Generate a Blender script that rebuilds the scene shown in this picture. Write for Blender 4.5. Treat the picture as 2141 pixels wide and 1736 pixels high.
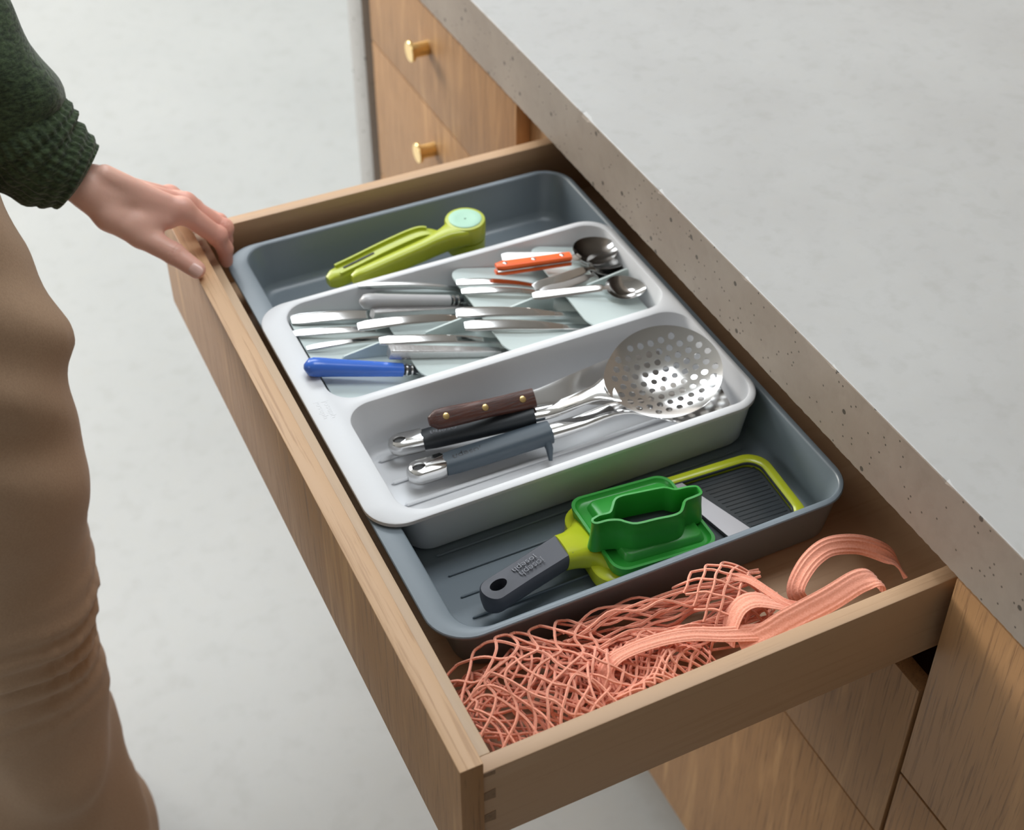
import bpy, bmesh, math, random
import numpy as np
from mathutils import Vector, Matrix

# ------------------------------------------------------------------ clear
for _o in list(bpy.data.objects):
    bpy.data.objects.remove(_o, do_unlink=True)
scene = bpy.context.scene
COL = scene.collection
rnd = random.Random(7)

# ------------------------------------------------------------------ camera
CAM_POS = np.array((-0.21793, -0.54201, 0.86954))
YAW, PITCH, ROLL = math.radians(27.833), math.radians(40.412), math.radians(1.479)
FPX = 3084.27
cam_d = bpy.data.cameras.new('camera')
cam = bpy.data.objects.new('camera', cam_d)
COL.objects.link(cam)
_fw = np.array((math.sin(YAW) * math.cos(PITCH), math.cos(YAW) * math.cos(PITCH), -math.sin(PITCH)))
_r = np.array((math.cos(YAW), -math.sin(YAW), 0.0))
_u = np.cross(_r, _fw)
_r2 = math.cos(ROLL) * _r + math.sin(ROLL) * _u
_u2 = math.cos(ROLL) * _u - math.sin(ROLL) * _r
cam.matrix_world = Matrix(((_r2[0], _u2[0], -_fw[0], CAM_POS[0]), (_r2[1], _u2[1], -_fw[1], CAM_POS[1]),
                           (_r2[2], _u2[2], -_fw[2], CAM_POS[2]), (0, 0, 0, 1)))
cam_d.sensor_fit = 'HORIZONTAL'
cam_d.sensor_width = 36.0
cam_d.lens = FPX / 2141.0 * 36.0
cam_d.shift_x = -95.9 / 2141.0
cam_d.shift_y = -96.7 / 2141.0
cam_d.clip_start = 0.05
cam_d.dof.use_dof = True
cam_d.dof.focus_distance = 1.18
cam_d.dof.aperture_fstop = 6.5
scene.camera = cam

# ------------------------------------------------------------------ world, windows, fill, exposure
world = bpy.data.worlds.new('daylight')
scene.world = world
world.use_nodes = True
world.node_tree.nodes['Background'].inputs['Color'].default_value = (1.0, 0.96, 0.90, 1)
world.node_tree.nodes['Background'].inputs['Strength'].default_value = 0.17


def area_light(name, loc, target, sx, sy, power, col):
    d = bpy.data.lights.new(name, 'AREA')
    d.shape = 'RECTANGLE'
    d.size, d.size_y = sx, sy
    d.energy = power
    d.color = col
    o = bpy.data.objects.new(name, d)
    COL.objects.link(o)
    o.location = loc
    o.rotation_euler = (Vector(target) - Vector(loc)).to_track_quat('-Z', 'Y').to_euler()
    return o


area_light('window_light', (-1.6, 4.7, 1.70), (0.2, 0.3, 0.0), 1.9, 1.6, 165, (1.0, 0.955, 0.89))
area_light('skylight', (0.45, 2.7, 2.28), (0.45, 2.4, 0.0), 2.4, 1.7, 88, (0.88, 0.95, 1.0))
area_light('roof_light', (0.80, 0.80, 2.28), (0.80, 0.78, 0.0), 1.3, 1.0, 22, (0.92, 0.965, 1.0))
area_light('side_fill_light', (-3.6, 0.6, 1.4), (0.0, 0.5, 0.0), 1.8, 1.5, 18, (0.95, 0.98, 1.0))  # added fill from the left for hand and trousers, not a real window
vs = scene.view_settings
vs.view_transform = 'Standard'
vs.look = 'None'
vs.exposure = 0.50
vs.gamma = 1.0
vs.use_curve_mapping = False

# ------------------------------------------------------------------ materials
MATS = {}


def new_mat(name):
    m = bpy.data.materials.new(name)
    m.use_nodes = True
    MATS[name] = m
    return m, m.node_tree.nodes, m.node_tree.links, m.node_tree.nodes['Principled BSDF']


def plain(name, col, rough=0.5, metal=0.0, bump=0.0, bscale=400.0, var=0.0, **kw):
    m, N, L, P = new_mat(name)
    P.inputs['Base Color'].default_value = (*col, 1)
    P.inputs['Roughness'].default_value = rough
    P.inputs['Metallic'].default_value = metal
    for k, v in kw.items():
        P.inputs[k].default_value = v
    tc = N.new('ShaderNodeTexCoord')
    nz = N.new('ShaderNodeTexNoise')
    nz.inputs['Scale'].default_value = bscale
    nz.inputs['Detail'].default_value = 3
    L.new(tc.outputs['Object'], nz.inputs['Vector'])
    if bump:
        b = N.new('ShaderNodeBump')
        b.inputs['Strength'].default_value = bump
        b.inputs['Distance'].default_value = 0.0006
        L.new(nz.outputs['Fac'], b.inputs['Height'])
        L.new(b.outputs['Normal'], P.inputs['Normal'])
    if var:
        mx = N.new('ShaderNodeMixRGB')
        mx.inputs['Color1'].default_value = (*[c * (1 - var) for c in col], 1)
        mx.inputs['Color2'].default_value = (*[min(1, c * (1 + var)) for c in col], 1)
        n2 = N.new('ShaderNodeTexNoise')
        n2.inputs['Scale'].default_value = bscale * 0.12
        n2.inputs['Detail'].default_value = 4
        L.new(tc.outputs['Object'], n2.inputs['Vector'])
        L.new(n2.outputs['Fac'], mx.inputs['Fac'])
        L.new(mx.outputs['Color'], P.inputs['Base Color'])
    return m


def ramp(N, stops):
    r = N.new('ShaderNodeValToRGB')
    el = r.color_ramp.elements
    while len(el) < len(stops):
        el.new(0.5)
    for e, (p, c) in zip(el, stops):
        e.position = p
        e.color = (*c, 1) if len(c) == 3 else c
    return r


def wood(name, light, dark, pore, grain='Z', scale=1.0, pores=0.7, rough=0.5):
    """wood with long grain along one axis: broad figure, fine streaks and open pores"""
    m, N, L, P = new_mat(name)
    tc = N.new('ShaderNodeTexCoord')

    def mapped(across, along, off):
        mp = N.new('ShaderNodeMapping')
        s = [across, across, across]
        s['XYZ'.index(grain)] = along
        mp.inputs['Scale'].default_value = [v * scale for v in s]
        mp.inputs['Location'].default_value = (off, off * 1.7, off * 0.6)
        L.new(tc.outputs['Object'], mp.inputs['Vector'])
        return mp
    fig = N.new('ShaderNodeTexNoise')
    fig.inputs['Scale'].default_value = 1.0
    fig.inputs['Detail'].default_value = 5
    fig.inputs['Distortion'].default_value = 0.9
    L.new(mapped(26, 3.0, 1.3).outputs['Vector'], fig.inputs['Vector'])
    band = N.new('ShaderNodeMath')
    band.operation = 'MULTIPLY'
    band.inputs[1].default_value = 9.0
    L.new(fig.outputs['Fac'], band.inputs[0])
    sn = N.new('ShaderNodeMath')
    sn.operation = 'SINE'
    L.new(band.outputs[0], sn.inputs[0])
    r1 = ramp(N, [(0.2, dark), (0.8, light)])
    mr = N.new('ShaderNodeMapRange')
    mr.inputs['From Min'].default_value = -1
    L.new(sn.outputs[0], mr.inputs['Value'])
    L.new(mr.outputs[0], r1.inputs['Fac'])
    po = N.new('ShaderNodeTexNoise')
    po.inputs['Scale'].default_value = 1.0
    po.inputs['Detail'].default_value = 6
    po.inputs['Roughness'].default_value = 0.6
    po.inputs['Distortion'].default_value = 0.4
    L.new(mapped(380, 13, 4.1).outputs['Vector'], po.inputs['Vector'])
    r2 = ramp(N, [(0.52, (0, 0, 0)), (0.66, (1, 1, 1))])
    L.new(po.outputs['Fac'], r2.inputs['Fac'])
    # pores gather in the dark bands
    inv = N.new('ShaderNodeMath')
    inv.operation = 'SUBTRACT'
    inv.inputs[0].default_value = 1.15
    L.new(mr.outputs[0], inv.inputs[1])
    mul = N.new('ShaderNodeMath')
    mul.operation = 'MULTIPLY'
    L.new(r2.outputs['Color'], mul.inputs[0])
    L.new(inv.outputs[0], mul.inputs[1])
    mul2 = N.new('ShaderNodeMath')
    mul2.operation = 'MULTIPLY'
    mul2.use_clamp = True
    mul2.inputs[1].default_value = pores
    L.new(mul.outputs[0], mul2.inputs[0])
    mx = N.new('ShaderNodeMixRGB')
    mx.inputs['Color2'].default_value = (*pore, 1)
    L.new(mul2.outputs[0], mx.inputs['Fac'])
    L.new(r1.outputs['Color'], mx.inputs['Color1'])
    L.new(mx.outputs['Color'], P.inputs['Base Color'])
    P.inputs['Roughness'].default_value = rough
    b = N.new('ShaderNodeBump')
    b.inputs['Strength'].default_value = 0.35
    b.inputs['Distance'].default_value = 0.0006
    b.invert = True
    L.new(mul2.outputs[0], b.inputs['Height'])
    L.new(b.outputs['Normal'], P.inputs['Normal'])
    return m


def concrete(name, c1, c2, rough, pits, scale=1.0, bump=0.3):
    m, N, L, P = new_mat(name)
    tc = N.new('ShaderNodeTexCoord')
    a = N.new('ShaderNodeTexNoise')
    a.inputs['Scale'].default_value = 5 * scale
    a.inputs['Detail'].default_value = 8
    a.inputs['Roughness'].default_value = 0.62
    L.new(tc.outputs['Object'], a.inputs['Vector'])
    r = ramp(N, [(0.3, c1), (0.7, c2)])
    L.new(a.outputs['Fac'], r.inputs['Fac'])
    last = r.outputs['Color']
    f = N.new('ShaderNodeTexNoise')
    f.inputs['Scale'].default_value = 60 * scale
    f.inputs['Detail'].default_value = 6
    L.new(tc.outputs['Object'], f.inputs['Vector'])
    rf = ramp(N, [(0.28, (0.90, 0.89, 0.87)), (0.48, (1, 1, 1)), (0.72, (1.0, 0.99, 0.97))])
    L.new(f.outputs['Fac'], rf.inputs['Fac'])
    mx = N.new('ShaderNodeMixRGB')
    mx.blend_type = 'MULTIPLY'
    mx.inputs['Fac'].default_value = 0.7
    L.new(last, mx.inputs['Color1'])
    L.new(rf.outputs['Color'], mx.inputs['Color2'])
    last = mx.outputs['Color']
    bmp = N.new('ShaderNodeBump')
    bmp.inputs['Strength'].default_value = bump
    bmp.inputs['Distance'].default_value = 0.0008
    L.new(f.outputs['Fac'], bmp.inputs['Height'])
    nrm = bmp.outputs['Normal']
    if pits:
        for sc, thr, gate in ((75, 0.18, 0.06), (230, 0.22, 0.05)):
            v = N.new('ShaderNodeTexVoronoi')
            v.inputs['Scale'].default_value = sc * scale
            L.new(tc.outputs['Object'], v.inputs['Vector'])
            lt = N.new('ShaderNodeMath')
            lt.operation = 'LESS_THAN'
            lt.inputs[1].default_value = thr
            L.new(v.outputs['Distance'], lt.inputs[0])
            sx = N.new('ShaderNodeSeparateColor')
            L.new(v.outputs['Color'], sx.inputs[0])
            lt2 = N.new('ShaderNodeMath')
            lt2.operation = 'LESS_THAN'
            lt2.inputs[1].default_value = gate
            L.new(sx.outputs[0], lt2.inputs[0])
            g = N.new('ShaderNodeMath')
            g.operation = 'MULTIPLY'
            L.new(lt.outputs[0], g.inputs[0])
            L.new(lt2.outputs[0], g.inputs[1])
            gm = N.new('ShaderNodeNewGeometry')   # the trowelled top is closed, the cast faces are pitted
            sg = N.new('ShaderNodeSeparateXYZ')
            L.new(gm.outputs['True Normal'], sg.inputs[0])
            lt3 = N.new('ShaderNodeMath')
            lt3.operation = 'LESS_THAN'
            lt3.inputs[1].default_value = 0.9
            L.new(sg.outputs['Z'], lt3.inputs[0])
            g2 = N.new('ShaderNodeMath')
            g2.operation = 'MULTIPLY'
            L.new(g.outputs[0], g2.inputs[0])
            L.new(lt3.outputs[0], g2.inputs[1])
            g = g2
            m2 = N.new('ShaderNodeMixRGB')
            m2.inputs['Color2'].default_value = (0.10, 0.085, 0.07, 1)
            L.new(g.outputs[0], m2.inputs['Fac'])
            L.new(last, m2.inputs['Color1'])
            last = m2.outputs['Color']
    L.new(last, P.inputs['Base Color'])
    L.new(nrm, P.inputs['Normal'])
    P.inputs['Roughness'].default_value = rough
    return m


def fabric(name, c1, c2, scale, bump, rough=0.9, sheen=0.3, stretch=(1, 1, 1)):
    m, N, L, P = new_mat(name)
    tc = N.new('ShaderNodeTexCoord')
    mp = N.new('ShaderNodeMapping')
    mp.inputs['Scale'].default_value = stretch
    L.new(tc.outputs['Object'], mp.inputs['Vector'])
    n = N.new('ShaderNodeTexNoise')
    n.inputs['Scale'].default_value = scale
    n.inputs['Detail'].default_value = 4
    L.new(mp.outputs['Vector'], n.inputs['Vector'])
    r = ramp(N, [(0.35, c1), (0.65, c2)])
    L.new(n.outputs['Fac'], r.inputs['Fac'])
    L.new(r.outputs['Color'], P.inputs['Base Color'])
    P.inputs['Roughness'].default_value = rough
    P.inputs['Sheen Weight'].default_value = sheen
    b = N.new('ShaderNodeBump')
    b.inputs['Strength'].default_value = bump
    b.inputs['Distance'].default_value = 0.002
    L.new(n.outputs['Fac'], b.inputs['Height'])
    L.new(b.outputs['Normal'], P.inputs['Normal'])
    return m


concrete('floor_concrete', (0.365, 0.375, 0.37), (0.40, 0.41, 0.405), 0.42, False, 0.5, 0.05)
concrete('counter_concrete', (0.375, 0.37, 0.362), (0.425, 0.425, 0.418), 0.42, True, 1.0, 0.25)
concrete('counter_edge_shaded', (0.28, 0.23, 0.19), (0.39, 0.335, 0.285), 0.5, True, 1.0, 0.4)  # same concrete as the top, darkened and warmed for shade and bounce
wood('oak', (0.56, 0.325, 0.15), (0.40, 0.22, 0.098), (0.21, 0.11, 0.05), 'Z', 1.0, 0.7)
wood('oak_edge', (0.68, 0.45, 0.27), (0.60, 0.38, 0.215), (0.35, 0.19, 0.09), 'Y', 0.7, 0.5)
wood('birch', (0.60, 0.415, 0.27), (0.50, 0.325, 0.195), (0.40, 0.25, 0.14), 'X', 0.45, 0.3)
wood('birch_y', (0.64, 0.48, 0.33), (0.56, 0.40, 0.26), (0.44, 0.29, 0.17), 'Y', 0.45, 0.3)
wood('end_grain', (0.36, 0.23, 0.13), (0.29, 0.18, 0.10), (0.10, 0.05, 0.02), 'Y', 2.0, 0.5)
wood('rosewood', (0.14, 0.045, 0.025), (0.07, 0.022, 0.014), (0.02, 0.008, 0.006), 'X', 3.0, 0.9, 0.38)
plain('carcass', (0.42, 0.26, 0.13), 0.6, var=0.12)
plain('brass', (0.86, 0.62, 0.27), 0.25, 1.0)
plain('tray_grey', (0.68, 0.69, 0.71), 0.38, bump=0.06, bscale=900)
plain('tray_slate', (0.165, 0.20, 0.23), 0.34, bump=0.08, bscale=900)
plain('insert_sage', (0.57, 0.65, 0.64), 0.45)
plain('steel', (0.66, 0.655, 0.65), 0.14, 1.0)
plain('steel_satin', (0.60, 0.595, 0.59), 0.33, 1.0)
plain('steel_forged', (0.56, 0.55, 0.55), 0.36, 1.0, bump=0.5, bscale=350)
plain('grey_handle', (0.44, 0.44, 0.45), 0.3)
plain('blue_handle', (0.055, 0.17, 0.66), 0.22)
plain('orange_handle', (0.93, 0.13, 0.012), 0.3)
plain('slate_rubber', (0.052, 0.072, 0.092), 0.48)
plain('dark_rubber', (0.022, 0.027, 0.033), 0.5)
plain('charcoal_rubber', (0.060, 0.063, 0.080), 0.5)
plain('logo_slate', (0.008, 0.010, 0.014), 0.4)
plain('logo_charcoal', (0.15, 0.155, 0.18), 0.4)
plain('lime', (0.47, 0.52, 0.022), 0.22)
plain('olive_lime', (0.40, 0.46, 0.03), 0.3)
plain('mint', (0.36, 0.60, 0.46), 0.45)
plain('leaf_green', (0.028, 0.29, 0.036), 0.32, **{'Subsurface Weight': 0.0})
plain('clear_plastic', (0.85, 0.88, 0.9), 0.08, **{'Transmission Weight': 0.9, 'IOR': 1.45})
plain('smoke_plastic', (0.045, 0.052, 0.058), 0.16, **{'Specular IOR Level': 0.6})
plain('blade_steel', (0.34, 0.33, 0.34), 0.38, 1.0)
plain('skin', (0.83, 0.50, 0.40), 0.45, bump=0.25, bscale=260, var=0.10, **{'Subsurface Weight': 0.12, 'Subsurface Scale': 0.01})
_m = MATS['skin']                                # blood shows redder towards the fingertips
_N, _L = _m.node_tree.nodes, _m.node_tree.links
_mx0 = [n for n in _N if n.bl_idname == 'ShaderNodeMixRGB'][0]
_tc = [n for n in _N if n.bl_idname == 'ShaderNodeTexCoord'][0]
_sp = _N.new('ShaderNodeSeparateXYZ')
_L.new(_tc.outputs['Object'], _sp.inputs[0])
_mr = _N.new('ShaderNodeMapRange')
_mr.inputs['From Min'].default_value = 0.22
_mr.inputs['From Max'].default_value = 0.31
_L.new(_sp.outputs['X'], _mr.inputs['Value'])
_mx = _N.new('ShaderNodeMixRGB')
_mx.inputs['Color2'].default_value = (0.76, 0.37, 0.29, 1)
_L.new(_mr.outputs[0], _mx.inputs['Fac'])
_L.new(_mx0.outputs['Color'], _mx.inputs['Color1'])
_L.new(_mx.outputs['Color'], _N['Principled BSDF'].inputs['Base Color'])
plain('nail', (0.82, 0.52, 0.45), 0.25)
fabric('knit_green', (0.014, 0.027, 0.010), (0.056, 0.090, 0.038), 170, 0.9, 0.95, 0.25, (1, 1, 2))
fabric('chino_tan', (0.43, 0.29, 0.19), (0.47, 0.32, 0.21), 500, 0.12, 0.75, 0.1)
fabric('coral_cotton', (0.86, 0.33, 0.215), (0.93, 0.40, 0.28), 700, 0.25, 0.85, 0.3)
plain('shoe_leather', (0.10, 0.05, 0.025), 0.5)


# ------------------------------------------------------------------ helpers
def A(*v):
    return np.array(v, float)


def base_of(p):
    """world position of the thing that a part belongs to (all parts sit at its origin)"""
    t = Vector((0, 0, 0))
    while p is not None:
        t = t + p.location
        p = p.parent
    return np.array(t)


def obj(name, V, F, mat, parent=None, smooth=35, loc=None):
    V = np.asarray(V, float)
    me = bpy.data.meshes.new(name)
    o = bpy.data.objects.new(name, me)
    if parent is not None:
        off = base_of(parent)
    else:
        off = np.array(loc if loc is not None else (0, 0, 0), float)
    me.from_pydata((V - off).tolist(), [], [tuple(int(i) for i in f) for f in F])
    bm = bmesh.new()
    bm.from_mesh(me)
    bmesh.ops.recalc_face_normals(bm, faces=bm.faces)
    bm.to_mesh(me)
    bm.free()
    if smooth:
        me.shade_smooth()
        if smooth < 180:
            me.set_sharp_from_angle(angle=math.radians(smooth))
    me.materials.append(MATS[mat])
    COL.objects.link(o)
    if parent is not None:
        o.parent = parent
    else:
        o.location = off
    return o


def tag(o, label, cat, group=None, kind=None):
    if label:
        o['label'] = label
    if cat:
        o['category'] = cat
    if group:
        o['group'] = group
    if kind:
        o['kind'] = kind
    return o


def thing(name, loc, label, cat, group=None):
    o = bpy.data.objects.new(name, None)
    o.empty_display_size = 0.02
    COL.objects.link(o)
    o.location = loc
    return tag(o, label, cat, group)


class MB:
    """collects shapes into one mesh"""

    def __init__(self):
        self.V, self.F, self.n = [], [], 0

    def add(self, V, F):
        V = np.asarray(V, float).reshape(-1, 3)
        self.V.append(V)
        self.F += [tuple(i + self.n for i in f) for f in F]
        self.n += len(V)
        return self

    def out(self):
        return np.concatenate(self.V), self.F


def loft(loops, cap0=True, cap1=True):
    n = len(loops[0])
    V = np.concatenate([np.asarray(l, float) for l in loops])
    F = []
    for k in range(len(loops) - 1):
        a, b = k * n, (k + 1) * n
        for i in range(n):
            j = (i + 1) % n
            F.append((a + i, a + j, b + j, b + i))
    if cap0:
        F.append(tuple(range(n))[::-1])
    if cap1:
        F.append(tuple(range((len(loops) - 1) * n, len(loops) * n)))
    return V, F


def box(x0, x1, y0, y1, z0, z1, b=0.0):
    if b <= 0:
        l = [A(x0, y0, 0), A(x1, y0, 0), A(x1, y1, 0), A(x0, y1, 0)]
        return loft([[p + A(0, 0, z) for p in l] for z in (z0, z1)])
    def ring(i, z):
        return rrect(x0 + i, x1 - i, y0 + i, y1 - i, max(b - i, 1e-5), z, 2)
    return loft([ring(b, z0), ring(b * .3, z0 + b * .3), ring(0, z0 + b), ring(0, z1 - b), ring(b * .3, z1 - b * .3), ring(b, z1)])


def rrect(x0, x1, y0, y1, r, z, n=8):
    out = []
    for cx, cy, a0 in ((x1 - r, y1 - r, 0), (x0 + r, y1 - r, 90), (x0 + r, y0 + r, 180), (x1 - r, y0 + r, 270)):
        for k in range(n + 1):
            a = math.radians(a0 + 90 * k / n)
            out.append((cx + r * math.cos(a), cy + r * math.sin(a), z))
    return np.array(out)


def unit(v):
    v = np.asarray(v, float)
    return v / (np.linalg.norm(v) + 1e-12)


def smooth_path(P, n):
    """Catmull-Rom through P"""
    P = np.asarray(P, float)
    Q = np.vstack([2 * P[0] - P[1], P, 2 * P[-1] - P[-2]])
    m = len(P) - 1
    out = []
    for t in np.linspace(0, m, n):
        i = min(int(t), m - 1)
        u = t - i
        a, b, c, d = Q[i], Q[i + 1], Q[i + 2], Q[i + 3]
        out.append(0.5 * (2 * b + (c - a) * u + (2 * a - 5 * b + 4 * c - d) * u * u + (3 * b - a - 3 * c + d) * u ** 3))
    return np.array(out)


def sweep(P, W, T, up=(0, 0, 1), n=14, e=4.0):
    """solid of superelliptic section W (sideways) by T (along up) along P"""
    P = np.asarray(P, float)
    m = len(P)
    W = np.broadcast_to(W, (m,))
    T = np.broadcast_to(T, (m,))
    U = np.asarray(up, float)
    U = np.broadcast_to(U, (m, 3)) if U.ndim == 1 else U
    loops = []
    a = np.linspace(0, 2 * math.pi, n, endpoint=False) + math.pi / n
    cs = np.sign(np.cos(a)) * np.abs(np.cos(a)) ** (2 / e)
    sn = np.sign(np.sin(a)) * np.abs(np.sin(a)) ** (2 / e)
    for i in range(m):
        t = unit(P[min(i + 1, m - 1)] - P[max(i - 1, 0)])
        s = unit(np.cross(t, U[i]))
        u = np.cross(s, t)
        loops.append(P[i] + np.outer(cs * W[i] / 2, s) + np.outer(sn * T[i] / 2, u))
    return loft(loops)


def tube(P, R, n=8):
    P = np.asarray(P, float)
    m = len(P)
    R = np.broadcast_to(R, (m,))
    t = unit(P[1] - P[0])
    s = unit(np.cross(t, (0.3, 0.2, 1)))
    loops = []
    a = np.linspace(0, 2 * math.pi, n, endpoint=False)
    for i in range(m):
        t = unit(P[min(i + 1, m - 1)] - P[max(i - 1, 0)])
        s = unit(s - t * (s @ t))
        u = np.cross(t, s)
        loops.append(P[i] + R[i] * (np.outer(np.cos(a), s) + np.outer(np.sin(a), u)))
    return loft(loops)


def lathe(c, axis, prof, n=24):
    """prof: list of (distance along axis, radius)"""
    ax = unit(axis)
    s = unit(np.cross(ax, (0.31, 0.7, 0.64) if abs(ax[2]) > 0.9 else (0, 0, 1)))
    u = np.cross(ax, s)
    a = np.linspace(0, 2 * math.pi, n, endpoint=False)
    return loft([np.asarray(c) + ax * d + max(r, 1e-6) * (np.outer(np.cos(a), s) + np.outer(np.sin(a), u)) for d, r in prof])


def prism(poly, z0, z1):
    """poly Nx2 extruded in z"""
    p = np.asarray(poly, float)
    return loft([np.c_[p, np.full(len(p), z)] for z in (z0, z1)])


def sd_capsule(X, a, b, ra, rb):
    a, b = np.asarray(a, float), np.asarray(b, float)
    ab = b - a
    t = np.clip(((X - a) @ ab) / (ab @ ab), 0, 1)
    return np.linalg.norm(X - a - t[..., None] * ab, axis=-1) - (ra + (rb - ra) * t)


def smin(a, b, k):
    h = np.clip(0.5 + 0.5 * (b - a) / k, 0, 1)
    return b + (a - b) * h - k * h * (1 - h)


def grid(lo, hi, h):
    ax = [np.arange(l, u + h, h) for l, u in zip(lo, hi)]
    return np.stack(np.meshgrid(*ax, indexing='ij'), -1)


def surface_net(D, lo, h):
    """naive surface nets of the zero level of D"""
    S = D < 0
    nx, ny, nz = D.shape
    acc = np.zeros((nx - 1, ny - 1, nz - 1, 3))
    cnt = np.zeros((nx - 1, ny - 1, nz - 1))
    cor = [(i, j, k) for i in (0, 1) for j in (0, 1) for k in (0, 1)]

    def sub(Ar, c):
        return Ar[c[0]:nx - 1 + c[0], c[1]:ny - 1 + c[1], c[2]:nz - 1 + c[2]]
    for a in cor:
        for b in cor:
            if a < b and sum(abs(p - q) for p, q in zip(a, b)) == 1:
                da, db = sub(D, a), sub(D, b)
                m = (da < 0) != (db < 0)
                t = np.where(m, da / np.where(m, da - db, 1), 0)
                for q in range(3):
                    acc[..., q] += np.where(m, a[q] + t * (b[q] - a[q]), 0)
                cnt += m
    act = cnt > 0
    idx = -np.ones(act.shape, int)
    idx[act] = np.arange(act.sum())
    ijk = np.argwhere(act)
    V = np.asarray(lo) + h * (ijk + acc[act] / cnt[act][:, None])
    F = []
    for ax in range(3):
        sl0 = [slice(None)] * 3
        sl1 = [slice(None)] * 3
        sl0[ax], sl1[ax] = slice(0, -1), slice(1, None)
        m = S[tuple(sl0)] != S[tuple(sl1)]
        E = np.argwhere(m)
        o1, o2 = [(1, 2), (2, 0), (0, 1)][ax]
        E = E[(E[:, o1] > 0) & (E[:, o2] > 0) & (E[:, o1] < act.shape[o1]) & (E[:, o2] < act.shape[o2])]
        e1, e2 = np.eye(3, dtype=int)[o1], np.eye(3, dtype=int)[o2]
        q = [idx[tuple((E - d).T)] for d in (0 * e1, e1, e1 + e2, e2)]
        F.append(np.stack(q, 1))
    return V, np.concatenate(F)


def relax(V, F, it=2, lam=0.5):
    F = np.asarray(F)
    for _ in range(it):
        acc = np.zeros_like(V)
        c = np.zeros(len(V))
        for a, b in ((0, 1), (1, 2), (2, 3), (3, 0)):
            np.add.at(acc, F[:, a], V[F[:, b]])
            np.add.at(acc, F[:, b], V[F[:, a]])
            np.add.at(c, F[:, a], 1)
            np.add.at(c, F[:, b], 1)
        V = V + lam * (acc / c[:, None] - V)
    return V


def fill(loops):
    """flat triangulated face between an outer loop and inner loops; returns V, F, loop index lists"""
    bm = bmesh.new()
    ids, edges = [], []
    for l in loops:
        vs_ = [bm.verts.new(p) for p in l]
        ids.append(vs_)
        for i in range(len(vs_)):
            edges.append(bm.edges.new((vs_[i], vs_[(i + 1) % len(vs_)])))
    bmesh.ops.triangle_fill(bm, edges=edges, use_beauty=True, use_dissolve=False)
    bm.verts.index_update()
    V = np.array([v.co[:] for v in bm.verts])
    F = [tuple(v.index for v in f.verts) for f in bm.faces]
    L = [[v.index for v in l] for l in ids]
    bm.free()
    return V, F, L


def text_shape(body, size, depth=0.0004):
    cu = bpy.data.curves.new('txt', 'FONT')
    cu.body = body
    cu.size = size
    cu.extrude = depth / 2
    cu.align_x = 'CENTER'
    cu.align_y = 'CENTER'
    o = bpy.data.objects.new('txt', cu)
    COL.objects.link(o)
    me = bpy.data.meshes.new_from_object(o.evaluated_get(bpy.context.evaluated_depsgraph_get()))
    V = np.array([v.co[:] for v in me.vertices])
    F = [tuple(p.vertices) for p in me.polygons]
    bpy.data.objects.remove(o)
    bpy.data.curves.remove(cu)
    bpy.data.meshes.remove(me)
    return V, F


# ================================================================== SETTING
FLOOR = -0.84
fl = obj('floor', *box(-3.8, 3.4, -2.6, 5.3, FLOOR - 0.05, FLOOR), 'floor_concrete', smooth=0)
tag(fl, 'pale polished concrete floor', None, kind='structure')

plain('plaster_white', (0.26, 0.25, 0.235), 0.8, var=0.02, bscale=20)
plain('ceiling_white', (0.66, 0.66, 0.65), 0.8, var=0.02, bscale=20)
plain('clay_paint', (0.30, 0.235, 0.175), 0.8, var=0.04, bscale=20)
for nm, bx in (('wall_far', (-3.8, 3.4, 5.2, 5.3, FLOOR, 2.3)), ('wall_near', (-3.8, 3.4, -2.6, -2.5, FLOOR, 2.3)),
               ('wall_left', (-3.8, -3.7, -2.5, 5.2, FLOOR, 2.3)), ('wall_right', (3.3, 3.4, -2.5, 5.2, FLOOR, 2.3)),
               ('ceiling', (-3.8, 3.4, -2.6, 5.3, 2.3, 2.4))):
    tag(obj(nm, *box(*bx), {'wall_right': 'clay_paint', 'ceiling': 'ceiling_white'}.get(nm, 'plaster_white'), smooth=0), 'plain painted ' + nm.replace('_', ' ') + ' of the kitchen', None, kind='structure')

# ------------------------------------------------------------------ worktop
XC, ZCB, ZCT = 0.409, 0.0248, 0.0973
top = thing('countertop', (XC, 0, ZCB), 'thick pitted grey concrete worktop above the open drawer', 'worktop')
ys = np.linspace(-1.4, 1.3197, 700)
chips = [(0.602, .0045, .010), (0.765, .002, .006), (0.452, .002, .006), (0.30, .0015, .006), (0.17, .0015, .005), (0.02, .0015, .004), (-.1, .001, .01)]
loops = []
r2 = random.Random(3)
w1 = 0.0
for y in ys:
    w1 = 0.7 * w1 + 0.3 * r2.random()
    b = 0.0007 + 0.0013 * w1
    for cy, cd, cw in chips:
        b += cd * math.exp(-((y - cy) / cw) ** 2) * (0.6 + 0.7 * r2.random())
    b2 = 0.0008 + 0.001 * r2.random()
    loops.append([(1.5, y, ZCB), (XC + b2, y, ZCB), (XC, y, ZCB + b2), (XC, y, ZCT - b), (XC + b * .3, y, ZCT - b * .3), (XC + b, y, ZCT), (1.5, y, ZCT)])
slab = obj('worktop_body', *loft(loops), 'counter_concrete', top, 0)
slab.data.materials.append(MATS['counter_edge_shaded'])
for p in slab.data.polygons:                     # edge shade and warm bounce from the wood are put into the colour
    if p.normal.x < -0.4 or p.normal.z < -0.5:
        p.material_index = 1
obj('end_panel', *box(XC, 1.5, 1.2589, 1.3197, FLOOR, ZCB, 0.0012), 'counter_concrete', top)

# ------------------------------------------------------------------ base cabinets
XF, TF = 0.4135, 0.018


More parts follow.
